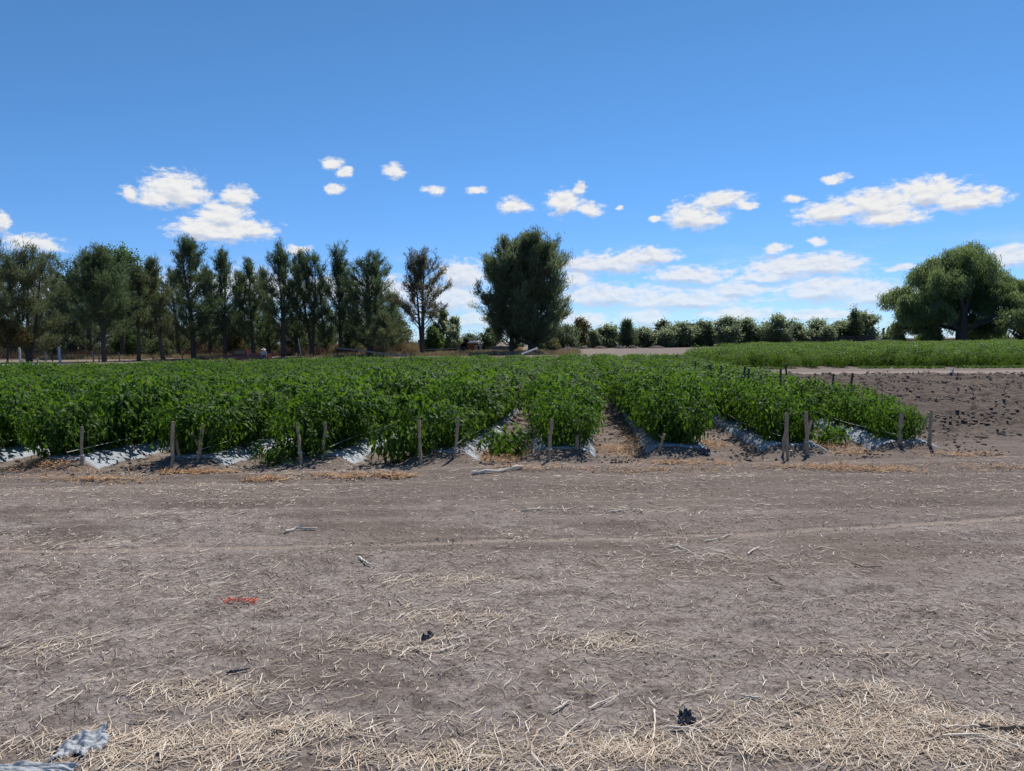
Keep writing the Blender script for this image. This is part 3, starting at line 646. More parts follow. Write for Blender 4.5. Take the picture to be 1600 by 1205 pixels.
lumps(mb, np.stack([qx, qy, terrain(qx, qy)+R*.05], 1), R, flat=.55)
n = 90000; qy = 2.3+rng.random(n)**1.3*8; qx = rng.uniform(-.85, .8, n)*(qy+.4); cf = ss(.44, .62, fbm(qx*.9+3, qy*1.5, 4, 61)); k_ = rng.random(n) < (.12+.88*ss(.40, .62, fbm(qx*1.5, qy*2.2, 3, 37)))*(1-.8*cf); qx, qy = qx[k_], qy[k_]
R = .0020+.0065*rng.random(len(qx))**4; lumps(mb, np.stack([qx, qy, terrain(qx, qy)+R*.1], 1), R, flat=.6)
n = 5000; bx = np.array(BEDS)[rng.integers(8, 19, n)]; qx = bx+.85+rng.normal(0, .22, n); qy = yend(qx)+rng.random(n)**1.5*9-.5; R = .006+.022*rng.random(n)**4
lumps(mb, np.stack([qx, qy, terrain(qx, qy)+R*.3], 1), R)
tag(mb.build('soil_clods', M['clod']), 'dark clods of turned earth over the ploughed strip and margin', kind='stuff')

# ------------------------------------------------------------------ lying objects
def stick(name, pts_px, r0, m_, label, cat, group=None, lift=.02, zs=None, sides=6, forks=0):
    P = np.array([G(*p) for p in pts_px]); P[:, 2] = [tz(p[0], p[1])+lift for p in P]
    if zs: P[:, 2] += zs
    o0 = P[0].copy(); r = np.random.default_rng(int(P[0][0]*1000) % 9999)
    tt = np.linspace(0, len(P)-1, len(P)*4-3); Q = np.stack([np.interp(tt, np.arange(len(P)), P[:, k]) for k in range(3)], 1)-o0
    Q[1:-1] += r.normal(0, r0*.35, Q[1:-1].shape); mb = MB(); tube(mb, Q, r0*np.linspace(1.05, .75, len(Q)), sides, jitter=r0*.08, r=r)
    for k in range(forks):
        i_ = int(r.integers(3, len(Q)-2)); d = Q[i_]-Q[i_-1]; d = unit(d)+r.normal(0, .6, 3); d[2] = abs(d[2])*.3; tube(mb, np.stack([Q[i_], Q[i_]+unit(d)*r.uniform(.04, .1)]), [r0*.6, r0*.3], 4)
    o = mb.build(name, m_, loc=o0); tag(o, label, cat, group); return o
M['pale_stick'] = mat('pale_dry_wood', (.55, .47, .36), .8, .2, col2=(.82, .74, .62), vscale=18, bump=.002, bscale=60)
M['dark_stick'] = mat('dark_dry_wood', (.09, .07, .055), .9, .2, col2=(.22, .17, .13), vscale=12, bump=.003, bscale=40)
stick('wooden_pole', [(738,741),(780,738),(817,734)], .020, M['pale_stick'], 'pale wooden pole lying on the soil in front of the rows', 'wooden pole', lift=.03)
SK = [([(1530,1140),(1570,1143),(1625,1144)],.010,'dark thick stalk lying across the straw at the bottom right corner',M['dark_stick']),
 ([(1470,1141),(1510,1140),(1560,1143)],.006,'pale split stalk on the dark thick stalk at bottom right',M['pale_stick']),
 ([(1472,1154),(1535,1156),(1600,1178)],.005,'long bent yellow stalk below the dark thick stalk',M['pale_stick']),
 ([(1022,1118),(1023,1140),(1020,1164)],.005,'white upright-pointing stalk left of the black rag near the bottom',M['pale_stick']),
 ([(1047,1144),(1088,1148),(1110,1166)],.005,'grey stalk broken at an angle right under the black rag',M['pale_stick']),
 ([(920,1112),(940,1102),(962,1094)],.005,'pale straight stalk pointing up right above the bottom straw heap',M['pale_stick']),
 ([(872,1165),(892,1146),(915,1128)],.004,'thin grey stalk left of the bottom straw heap',M['pale_stick']),
 ([(857,1179),(885,1175),(925,1172)],.004,'pale stalk with side twigs lying left of the bottom straw heap',M['pale_stick']),
 ([(865,1117),(878,1110),(889,1103)],.006,'short flat white husk on the cracked soil',M['pale_stick']),
 ([(1086,1090),(1099,1085),(1110,1079)],.004,'short straight straw on cracked soil above the black rag',M['pale_stick']),
 ([(1158,1093),(1174,1094),(1189,1094)],.006,'short thick level stalk right of the short straight straw',M['pale_stick']),
 ([(446,832),(463,828),(495,827)],.012,'curved pale stalk beside the wheel track left of centre',M['pale_stick']),
 ([(561,877),(570,882),(580,886)],.010,'small dark-edged stalk under the wheel track',M['pale_stick']),
 ([(688,1021),(706,1016),(722,1011)],.006,'straight pale stalk right of the blue-black scrap',M['pale_stick']),
 ([(624,1033),(633,1024),(640,1017)],.006,'split white stalk below left of the blue-black scrap',M['pale_stick']),
 ([(1330,880),(1350,888),(1378,888)],.005,'bent brown twig lying on the right soil',M['dark_stick']),
 ([(1200,902),(1212,912),(1226,920)],.005,'dark slanting twig on the soil right of centre',M['dark_stick']),
 ([(1045,858),(1060,858),(1080,866)],.006,'pale stalk with a fork below the wheel track',M['pale_stick']),
 ([(1100,848),(1125,845),(1145,834)],.006,'forked pale stalk touching the wheel track on the right',M['pale_stick']),
 ([(1168,867),(1178,862),(1186,858)],.007,'short pale stalk below the wheel track on the right',M['pale_stick']),
 ([(815,800),(845,798),(880,799)],.008,'knobbly pale root above the wheel track at centre',M['pale_stick']),
 ([(950,802),(985,797),(1000,800)],.008,'forked pale root above the wheel track right of centre',M['pale_stick']),
 ([(72,1090),(84,1081),(93,1072)],.004,'pale stick on the dark soil at the lower left',M['pale_stick']),
 ([(97,1082),(110,1078),(122,1073)],.004,'second pale stick right beside it on the lower left soil',M['pale_stick']),
 ([(280,1178),(305,1172),(335,1167)],.004,'long straw leading right at the bottom left heap',M['pale_stick']),
 ([(246,1168),(250,1180),(251,1192)],.004,'white straw standing toward the viewer at the bottom left',M['pale_stick'])]
for k, (pp, r0, lab, mm) in enumerate(SK): stick('dry_stalk', pp, r0*.9, mm, lab, 'dry stalk', 'larger dry stalks on the soil', lift=r0+.006, forks=2 if k in (7, 17, 18, 20, 21) else 0)

def rag(name, px, py, sx, sy, hgt, m_, label, cat, seed, rz=0.0, torn=.5):
    r = np.random.default_rng(seed); n = 40; u, v = np.meshgrid(np.linspace(-1, 1, n), np.linspace(-1, 1, n))
    p = G(px, py); p[2] = tz(p[0], p[1])
    fold = fbm(u*1.5+seed, v*1.5, 3, seed); x_ = u*sx*(1+.25*(fbm(v*2, u, 2, seed+1)-.5)); y_ = v*sy*(1+.25*(fbm(u*2, v, 2, seed+2)-.5))
    z_ = hgt*np.abs(fold-.5)*3.2+.012+.35*hgt*fbm(u*4, v*4, 2, seed+3)
    rr = np.sqrt(u*u+v*v)*(1+torn*(fbm(np.arctan2(v, u)*1.6, u*0, 4, seed+4)-.5)*2)
    z_ = z_*(1-.7*ss(.7, 1.0, rr)); keep = rr < .95
    c, s = math.cos(rz), math.sin(rz); V = np.stack([(x_*c-y_*s).ravel(), (x_*s+y_*c).ravel(), z_.ravel()], 1)
    i = (np.arange(n-1)[:, None]*n+np.arange(n-1)[None]).ravel(); kk = keep.ravel(); Q = np.stack([i, i+1, i+n+1, i+n], 1); Q = Q[kk[Q].all(1)]
    used_v = np.unique(Q); mp = -np.ones(n*n, int); mp[used_v] = np.arange(len(used_v)); mb = MB(); mb.add(V[used_v], mp[Q])
    o = mb.build(name, m_, smooth=False, loc=p); sm = o.modifiers.new('thick', 'SOLIDIFY'); sm.thickness = .0015; tag(o, label, cat); return o
M['white_film'] = mat('weathered_white_plastic', (.30, .31, .32), .6, .25, col2=(.44, .46, .47), vscale=8, bump=.01, bscale=30)
M['black_film'] = mat('black_plastic', (.012, .016, .024), .3, .5, col2=(.05, .065, .09), vscale=10)
M['orange_net'] = mat('orange_plastic', (.72, .13, .07), .5, .4, var=.15)
rag('plastic_scrap', 124, 1163, .10, .095, .04, M['white_film'], 'crumpled grey-white plastic sheet half buried in straw at bottom left', 'plastic scrap', 3, .5, .7)
rag('plastic_scrap', 48, 1203, .16, .045, .02, M['white_film'], 'flat pale plastic sheet cut by the bottom left picture edge', 'plastic scrap', 8, .1, .4)
rag('plastic_scrap', 1072, 1133, .036, .032, .05, M['black_film'], 'crumpled black plastic rag with bluish shine near the bottom centre', 'plastic scrap', 5, .3, .8)
rag('plastic_scrap', 669, 1000, .018, .042, .025, M['black_film'], 'blue-black plastic scrap twisted upright on the soil at centre', 'plastic scrap', 6, -.5, .8)
rag('plastic_scrap', 372, 1050, .008, .055, .008, M['black_film'], 'thin black plastic shred lying beside brown straw at lower left', 'plastic scrap', 9, -1.1, .8)
rag('plastic_scrap', 1101, 714, .10, .05, .09, M['black_film'], 'dark lump of plastic on the soil right of the tall grey post', 'plastic scrap', 12, .3, .6)
mb = MB(); r = np.random.default_rng(4)
for k in range(3):
    t = np.linspace(0, 1, 40); ctr = G(375, 942)
    xx = (t-.5)*.20*(1-.06*k); yy = .045*np.sin(t*9+k*1.8)*np.abs(t-.5)*2.2+.02*(k-1); zz = .012+.012*np.abs(np.sin(t*13+k))
    tube(mb, np.stack([xx, yy, zz], 1), .003, 5)
t = np.linspace(0, 6.28, 20)
for sx_ in (-.088, .085): tube(mb, np.stack([sx_+.022*np.cos(t), .03*np.sin(t), .015+.01*np.sin(t*2)], 1), .003, 5)
ctr[2] = tz(*ctr[:2]); tag(mb.build('orange_twine', M['orange_net'], loc=ctr), 'tangled bright orange twine lying on the soil', 'twine')
#@@TREES
# ------------------------------------------------------------------ trees
def limb(p0, d0, ln, r, n=6, up=.0, wob=.12):
    P = [np.array(p0, float)]; d = unit(np.array(d0, float))
    for k in range(n):
        d = unit(d + np.array([0, 0, up/n]) + r.normal(0, wob, 3)/math.sqrt(n)*1.2); P.append(P[-1]+d*ln/n)
    return np.array(P)
def tree(name, base, Ht, prof, leafm, label, cat='tree', group=None, seed=0, bark='bark', trunks=((0, 0, 1.0),), nl=46, h0=.25, up=.9, elev=.5, nleaf=16000,
         lw=(.09, .17), style='needle', r0=None, spread=.21, nsub=8, droop=0.0, lean=(0, 0), back=1.0, gap=.0):
    """trunk(s), limbs, twigs and the leaves borne by the twigs. prof(t)= crown radius (m) at relative height t; x-scale left/right may differ"""
    r = np.random.default_rng(seed+1000); root = empty(name, base); tb = MB(); twigs = []
    r0 = r0 or Ht*.020; sc_ = Ht
    tr = []
    for (tx, ty, th) in trunks:
        d = np.array([tx, ty, 1.0]); P = limb([tx*.6, ty*.4, -.3], d, Ht*th*.97*np.linalg.norm(d)*.97, r, 9, up=.5*(abs(tx)+abs(ty)), wob=.07)
        P[:, 0] += lean[0]*np.linspace(0, 1, 10)**1.3; P[:, 2] *= Ht*th*.96/P[-1, 2]
        tube(tb, P, r0*np.linspace(1.15, .12, 10)*(1 if len(trunks) == 1 else .72), 8, jitter=r0*.04, r=r); tr.append(P)
    for k in range(nl):
        P = tr[k % len(tr)]; t = h0+(1-h0)*((k+.5)/nl)**.85*.97+r.normal(0, .012); t = min(max(t, h0*.8), .97)
        zt = t*Ht; zz = P[:, 2]; t_here = min(t, .97*zz[-1]/Ht)
        org_t = max(.08, t_here-.10-.10*r.random()); o = np.array([np.interp(org_t*Ht, zz, P[:, j]) for j in range(3)])
        a = k*2.39996+r.normal(0, .35); R_ = prof(t)*r.uniform(.42, 1.25)*1.08
        if r.random() < gap+.12: R_ *= .45
        tgt = np.array([math.cos(a)*R_, math.sin(a)*R_*back, 0]) + np.array([P[min(8, int(t_here*9)), 0]*.6, 0, zt+r.normal(0, Ht*.015)])
        dv = tgt-o; ln = np.linalg.norm(dv); c1 = o+dv*.5+np.array([0, 0, -elev*.22*ln*(1 if droop <= 0 else -1)])
        tt = np.linspace(0, 1, 7)[:, None]; B = (1-tt)**2*o+2*tt*(1-tt)*c1+tt**2*tgt; B[1:-1] += r.normal(0, ln*.02, B[1:-1].shape)
        rb = r0*.34*(1-.6*t)*min(1, ln/(.25*Ht)+.3); tube(tb, B, np.linspace(rb, rb*.22, 7), 5, cap=False)
        twigs.append((B[3:], ln))
        for q in range(nsub):
            i_ = r.uniform(2.2, 5.9); b0 = B[int(i_)]+(B[min(int(i_)+1, 6)]-B[int(i_)])*(i_ % 1); dd = unit(dv)+r.normal(0, .6, 3); dd[2] = dd[2]*.6+up*.5*(1 if droop <= 0 else -.2)
            S2 = limb(b0, dd, max(.35, ln*r.uniform(.18, .38)), r, 4, up=up*.6 if droop <= 0 else -droop, wob=.25)
            tube(tb, S2, np.linspace(rb*.35, rb*.1, 5), 3, cap=False); twigs.append((S2, ln*.5))
    tb.build('trunk', M[bark], root)
    # leaves
    lens = np.array([np.linalg.norm(np.diff(T[0], axis=0), axis=1).sum() for T in twigs]); cnt = r.multinomial(int(nleaf*.7), lens/lens.sum())
    Ps = []; Ds = []
    for (T, ln), c in zip(twigs, cnt):
        if c == 0: continue
        m_ = len(T)-1; f = r.uniform(0, m_, c); i_ = np.minimum(f.astype(int), m_-1); ff = (f-i_)[:, None]
        pos = T[i_]*(1-ff)+T[i_+1]*ff; sg = spread*(.5+.7*r.random())
        pos = pos + r.normal(0, sg, (c, 3))*np.array([1, 1, .8]); d = unit(T[i_+1]-T[i_])
        Ps.append(pos); Ds.append(d)
    P = np.vstack(Ps); D = np.vstack(Ds); n = len(P); cr = MB()
    P[:, 2] = np.maximum(P[:, 2], .15)
    if style == 'needle':
        D = D*.8+np.array([0, 0, .35])+r.normal(0, .45, D.shape); L_ = r.uniform(.22, .5, n)*(lw[1]/.2); blades(cr, P, D, L_, r.uniform(lw[0], lw[1], n)*.42, r=r)
    elif style == 'weep':
        D = np.array([0, 0, -1.])+D*.25+r.normal(0, .22, D.shape); L_ = r.uniform(.35, .85, n)*(lw[1]/.2); blades(cr, P, D, L_, r.uniform(lw[0], lw[1], n)*.5, r=r)
    else:
        D = D*.3+r.normal(0, .8, D.shape)-np.array([0, 0, .2]); L_ = r.uniform(lw[0], lw[1], n)*1.3; leaves(cr, P, D, r.normal(0, .6, D.shape)+np.array([0, 0, 1.]), L_, L_*.6, .1, .15)
    cr.build('crown', M[leafm], root); return tag(root, label, cat, group)
def pr_(pts_):
    xs = [p[0] for p in pts_]; ys = [p[1] for p in pts_]; return lambda t: float(np.interp(t, xs, ys))
def T(px, py, top, hw, label, leafm='casu', D=None, shape='casu', **kw):
    """tree from what the photo shows: trunk column, foot row, top row, half width of the crown"""
    b = GD(px, D) if D else G(px, py); D = pdepth(b); s = D/F; Ht = (H+(hz(px)-top)*s); R = hw*s
    b[2] = tz(b[0], b[1])-.05 if b[1] < 139 else -.05
    shapes = {'casu': [(0, .7), (.2, 1.0), (.45, 1.1), (.65, .85), (.85, .52), (.95, .22), (1, .06)],
              'tall': [(0, .2), (.3, .55), (.5, .9), (.65, 1.), (.85, .6), (.96, .22), (1, .06)],
              'broad': [(0, .7), (.25, .95), (.5, 1.), (.75, .88), (.9, .6), (1, .2)],
              'round': [(0, .5), (.2, .9), (.5, 1.), (.75, .85), (.92, .5), (1, .15)],
              'poplar': [(0, .5), (.3, 1.), (.6, .9), (.85, .6), (1, .1)],
              'cone': [(0, .9), (.3, 1.), (.6, .5), (.9, .15), (1, .03)]}
    f = pr_(shapes[shape]); return tree(kw.pop('name', 'tree'), b, Ht, lambda t: f(t)*R, leafm, label, **kw)
GR = 'casuarinas in the windbreak row'
for k, (a, tp, hw, lf, lab) in enumerate([(84,415,30,'casu','rear casuarina between the broad olive tree and the V-shaped one'), (140,398,30,'casu','rear casuarina behind the V-shaped dark tree'), (236,418,24,'casu','rear casuarina left of the leaning trunk'),
     (279,412,26,'casu_olive','rear casuarina between the leaning tree and the tallest one'), (328,415,26,'casu','rear casuarina between the tallest tree and the twin-peaked one'), (375,418,24,'casu','rear casuarina between the twin-peaked tree and the one above the pickup'),
     (420,412,24,'casu_olive','rear casuarina between the pickup tree and the bare-trunked one'), (463,400,22,'casu','rear thin casuarina left of the two-pointed dark one'), (510,432,22,'casu','rear casuarina between the two-pointed tree and the slim double one'), (552,425,24,'casu','rear casuarina left of the wide leafy one'), (612,455,22,'casu','rear casuarina right of the wide leafy one'), (22,398,30,'casu_olive','rear casuarina at the far left behind the broad olive tree')]):
    T(a, 0, tp, hw, lab, lf, D=98+(k % 3)*2, seed=200+k, nl=44, h0=.10, nleaf=11000, group='rear casuarinas of the windbreak', name='casuarina_tree', cat='casuarina', gap=.1)
T(-14, 566, 362, 34, 'tall tree at the left picture edge, only its olive side in view', 'casu_olive', seed=1, nl=50, nleaf=20000, group=GR, name='casuarina_tree', cat='casuarina')
T(46, 566, 384, 52, 'broad olive casuarina with twin dark leaning trunks near the left edge', 'casu_olive', seed=2, shape='broad', trunks=((-.14, 0, .8), (.10, .1, 1.), (.02, -.05, .9)), nl=64, h0=.16, nleaf=30000, group=GR, name='casuarina_tree', cat='casuarina', spread=.25, gap=.15)
T(118, 558, 402, 40, 'dark tree with trunks fanning out in a V from the ground', 'dark_leaf', seed=3, shape='broad', trunks=((-.42, 0, .8), (.40, .1, .72), (.08, -.2, .95), (-.12, .2, 1.)), nl=60, h0=.24, nleaf=26000, spread=.26, r0=.42, name='spreading_tree', style='leaf', lw=(.12, .22))
T(163, 565, 386, 47, 'dense tall tree with straight dark trunk and yellow-tinted top', 'casu', seed=4, shape='broad', nl=66, h0=.34, nleaf=34000, group=GR, name='casuarina_tree', cat='casuarina', spread=.25)
T(192, 0, 384, 44, 'bright green rounded tree showing behind the dense straight-trunked one', 'green_leaf', D=96, shape='round', seed=5, nl=56, h0=.35, nleaf=20000, style='leaf', lw=(.18, .3), name='broadleaf_tree', spread=.5)
T(217, 563, 410, 26, 'thin straight-trunked olive tree between the dense one and the leaning one', 'casu_olive', seed=6, nl=36, h0=.38, nleaf=11000, group=GR, name='casuarina_tree', cat='casuarina', gap=.2)
T(256, 562, 396, 32, 'open tree with its trunk leaning to the left', 'casu_olive', seed=7, lean=(-1.6, 0), nl=40, h0=.3, nleaf=13000, group=GR, name='casuarina_tree', cat='casuarina', gap=.25)
T(303, 560, 369, 40, 'tallest dark casuarina of the left row, broad-shouldered with a ragged top', 'casu', seed=8, shape='casu', nl=66, h0=.2, nleaf=30000, group=GR, name='casuarina_tree', cat='casuarina')
T(352, 559, 387, 30, 'airy twin-peaked casuarina with sky showing through its middle', 'casu', seed=9, trunks=((-.05, 0, 1.), (.07, 0, .96)), nl=44, h0=.24, nleaf=14000, group=GR, name='casuarina_tree', cat='casuarina', gap=.3)
T(397, 558, 402, 26, 'shorter dark casuarina above the parked pickup', 'casu', seed=10, nl=44, h0=.18, nleaf=17000, group=GR, name='casuarina_tree', cat='casuarina', gap=.15)
T(442, 558, 383, 32, 'airy grey-green casuarina with a straight bare lower trunk', 'casu', seed=11, trunks=((0, 0, 1.), (.07, 0, .9)), nl=52, h0=.28, nleaf=17000, group=GR, name='casuarina_tree', cat='casuarina', gap=.25)
T(487, 557, 389, 28, 'very dark casuarina with two pointed tops', 'casu', seed=12, trunks=((-.02, 0, 1.), (.075, 0, .98)), nl=56, h0=.22, nleaf=24000, group=GR, name='casuarina_tree', cat='casuarina')
T(532, 556, 385, 21, 'slim casuarina on a double trunk', 'casu', seed=13, shape='tall', trunks=((-.03, 0, 1.), (.03, 0, .85)), nl=50, h0=.26, nleaf=15000, group=GR, name='casuarina_tree', cat='casuarina')
T(577, 557, 395, 42, 'wide casuarina leafy down to the ground with branches fanning to the right', 'casu', seed=14, shape='broad', trunks=((0, 0, 1.), (.16, 0, .95), (-.04, .1, .9)), nl=72, h0=.12, nleaf=34000, group=GR, name='casuarina_tree', cat='casuarina', r0=.34)
T(600, 558, 488, 26, 'small olive tree under the right side of the wide leafy casuarina', 'casu_olive', seed=15, nl=30, h0=.3, nleaf=9000, name='casuarina_tree', cat='casuarina', group=GR)
T(660, 555, 388, 45, 'brown-tinged casuarina standing alone on bare forked trunks', 'casu_brown', seed=16, shape='tall', trunks=((-.06, 0, .85), (0, .1, 1.), (.05, 0, .93)), nl=60, h0=.38, nleaf=22000, group=GR, name='casuarina_tree', cat='casuarina', r0=.30, gap=.15)
T(799, 553, 370, 50, 'left tree of the big central pair, on a slender dark trunk', 'casu_pale', seed=17, shape='broad', nl=90, h0=.18, nleaf=78000, name='casuarina_tree', cat='casuarina', up=1.0, elev=.7, spread=.32, lw=(.12, .22), group='big central pair of trees')
T(831, 553, 362, 47, 'tall right tree of the big central pair, on thick clustered trunks', 'casu_pale', seed=18, shape='broad', trunks=((-.07, 0, 1.), (.04, .1, .97), (.10, 0, .92)), nl=130, h0=.13, nleaf=100000, name='casuarina_tree', cat='casuarina', up=1.0, elev=.8, spread=.32, lw=(.12, .22), r0=.55, group='big central pair of trees')
# smaller growth round the windbreak
U = 'shrubs under the windbreak'
rs_ = np.random.default_rng(5)
for k in range(26):
    a = -20+k*25+rs_.uniform(-8, 8)
    T(a, 0, rs_.uniform(455, 512), rs_.uniform(18, 30), 'dark bush in the tangled undergrowth behind the windbreak trunks', ('dark_leaf', 'casu_olive', 'dark_leaf', 'casu_brown')[k % 4], D=rs_.uniform(108, 126), shape='round', seed=300+k, nl=34, h0=.05, nleaf=9500, style='leaf', lw=(.12, .24), name='shrub', cat='shrub', group='dark undergrowth bushes', r0=.08, spread=.45)
T(12, 567, 497, 32, 'low yellow-brown tree at the left edge in front of the olive ones', 'yel_leaf', seed=20, nl=26, h0=.45, nleaf=6000, style='leaf', lw=(.1, .2), name='small_tree', r0=.09)
for k, (a, yb, tp, hw, lf, lab) in enumerate([(193,562,522,18,'green_leaf','light green shrub left of the thin straight trunk'), (226,560,528,14,'green_leaf','light green shrub right of the thin straight trunk'),
     (288,556,530,12,'green_leaf','green shrub left of the tallest dark casuarina'), (330,555,520,16,'green_leaf','green shrub behind the gap left of the airy twin-peaked tree'), (365,553,516,14,'yel_leaf','yellowish shrub just above the pickup cab'),
     (418,552,505,16,'green_leaf','green shrub above the bending person'), (466,554,520,18,'green_leaf','green shrub between the bare trunk and the two-pointed tree'), (508,553,505,18,'green_leaf','sunlit green tree low between the two-pointed and slim casuarinas'),
     (550,554,500,14,'dark_leaf','dull green shrub behind the slim double trunk'), (615,552,480,26,'yel_leaf','olive-yellow bushy tree right of the wide leafy casuarina'), (628,552,500,14,'dark_leaf','dark bush left of the grey concrete pillar'),
     (72,560,520,20,'dark_leaf','dark bush between the two white posts'), (250,556,530,22,'dark_leaf','dark bush behind the leaning trunk'), (310,553,535,20,'drybrush','brown leafless brush right of the tallest tree'), (385,553,528,20,'dark_leaf','dark bush behind the pickup')]):
    T(a, 0, tp, hw, lab, lf, D=100+(k % 4)*5, shape='round', seed=30+k, nl=26, h0=.1, nleaf=5500, style='leaf', lw=(.12, .24), name='shrub', cat='shrub', group=U, r0=.07, spread=.4)
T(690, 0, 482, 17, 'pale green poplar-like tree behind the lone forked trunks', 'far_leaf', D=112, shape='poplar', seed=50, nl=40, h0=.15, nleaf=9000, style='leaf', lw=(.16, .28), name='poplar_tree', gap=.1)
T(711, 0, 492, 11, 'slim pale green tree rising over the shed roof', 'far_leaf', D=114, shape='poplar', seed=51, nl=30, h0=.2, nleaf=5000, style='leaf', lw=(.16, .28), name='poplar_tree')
T(676, 0, 510, 14, 'rounded olive bush right of the lone forked trunks', 'green_leaf', D=108, shape='round', seed=52, nl=26, h0=.1, nleaf=5000, style='leaf', lw=(.14, .26), name='shrub', cat='shrub')
T(735, 0, 523, 18, 'dark low tree showing over the shed roof', 'dark_leaf', D=150, shape='round', seed=53, nl=26, h0=.1, nleaf=5000, style='leaf', lw=(.2, .35), name='round_tree', spread=.5)
T(765, 0, 510, 18, 'green bush left of the slender trunk of the central pair', 'dark_leaf', D=118, shape='round', seed=54, nl=30, h0=.1, nleaf=6500, style='leaf', lw=(.16, .28), name='round_tree')
T(880, 0, 508, 30, 'rounded green tree just right of the central pair', 'dark_leaf', D=150, shape='round', seed=55, nl=40, h0=.1, nleaf=10000, style='leaf', lw=(.2, .36), name='round_tree', spread=.6)
T(862, 0, 530, 14, 'low olive bush at the foot of the rounded green tree', 'yel_leaf', D=120, shape='round', seed=56, nl=22, h0=.05, nleaf=3500, style='leaf', lw=(.14, .26), name='shrub', cat='shrub')
T(806, 0, 534, 12, 'dark low bush between the slender and thick central trunks', 'dark_leaf', D=116, shape='round', seed=57, nl=20, h0=.05, nleaf=3500, style='leaf', lw=(.14, .26), name='shrub', cat='shrub')
T(850, 0, 533, 14, 'dark low bush right of the thick central trunks', 'dark_leaf', D=118, shape='round', seed=58, nl=20, h0=.05, nleaf=4000, style='leaf', lw=(.14, .26), name='shrub', cat='shrub')
FG = 'row of trees along the far wall'
for k, (a, tp, hw, sh, lf, lab, nlf) in enumerate([
     (909,497,10,'tall','yel_leaf','pale yellowish eucalyptus-like tree with a bare stem right of the central pair',4500), (926,516,10,'round','far_leaf','small round tree right of the yellowish tall one',3500), (951,508,18,'round','far_leaf','wide round tree left of the spiky conifer',8000),
     (979,503,12,'cone','casu','spiky conifer with double tip in the far row',6000), (1007,513,15,'round','far_leaf','round bush-like tree right of the spiky conifer',6500), (1036,501,14,'tall','dark_leaf','dark-topped tree left of the ruined house',5500),
     (1040,517,14,'round','far_leaf','lighter low tree in front of the dark-topped one',5000), (1066,503,17,'round','far_leaf','round tree before the left corner of the ruined house',7500), (1100,501,19,'round','far_leaf','broad tree before the right part of the ruined house',8000),
     (1137,495,19,'round','far_leaf','tall round tree right of the ruined house',9000), (1168,497,15,'tall','far_leaf','tree with a dark raised tip on its right side',6500), (1191,513,12,'round','far_leaf','low tree in the dip of the far row',4000),
     (1217,493,20,'round','far_leaf','pointed broad tree at the middle of the far wall',9000), (1246,505,16,'round','far_leaf','dull round tree right of the pointed broad one',6500), (1274,500,15,'round','far_leaf','upright oval tree in the right half of the far row',6500),
     (1293,511,10,'round','far_leaf','small pale tree right of the upright oval one',3500), (1317,502,19,'round','far_leaf','dense green tree left of the last big one of the row',8500), (1347,487,23,'round','far_leaf','last and largest tree at the right end of the far row',11000),
     (1334,484,12,'tall','dark_leaf','dark airy treetop sticking up behind the last two of the row',4000), (1396,517,13,'round','dark_leaf','dark low bush standing alone left of the big weeping tree',5000)]):
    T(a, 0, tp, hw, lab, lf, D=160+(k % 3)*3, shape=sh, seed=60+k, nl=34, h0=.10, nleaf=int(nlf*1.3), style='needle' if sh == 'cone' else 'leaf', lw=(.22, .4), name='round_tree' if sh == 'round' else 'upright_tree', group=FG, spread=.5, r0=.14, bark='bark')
rs_ = np.random.default_rng(15)
for k in range(22):
    a = 1030+k*15.5+rs_.uniform(-6, 6)
    T(a, 0, rs_.uniform(506, 522), rs_.uniform(9, 18), 'low pale bush filling the gaps of the far tree row', 'far_leaf', D=163+rs_.uniform(-1, 4), shape='round', seed=500+k, nl=22, h0=.05, nleaf=3200, style='leaf', lw=(.22, .4), name='shrub', cat='shrub', group='bushes filling the far tree row', spread=.6, r0=.1)
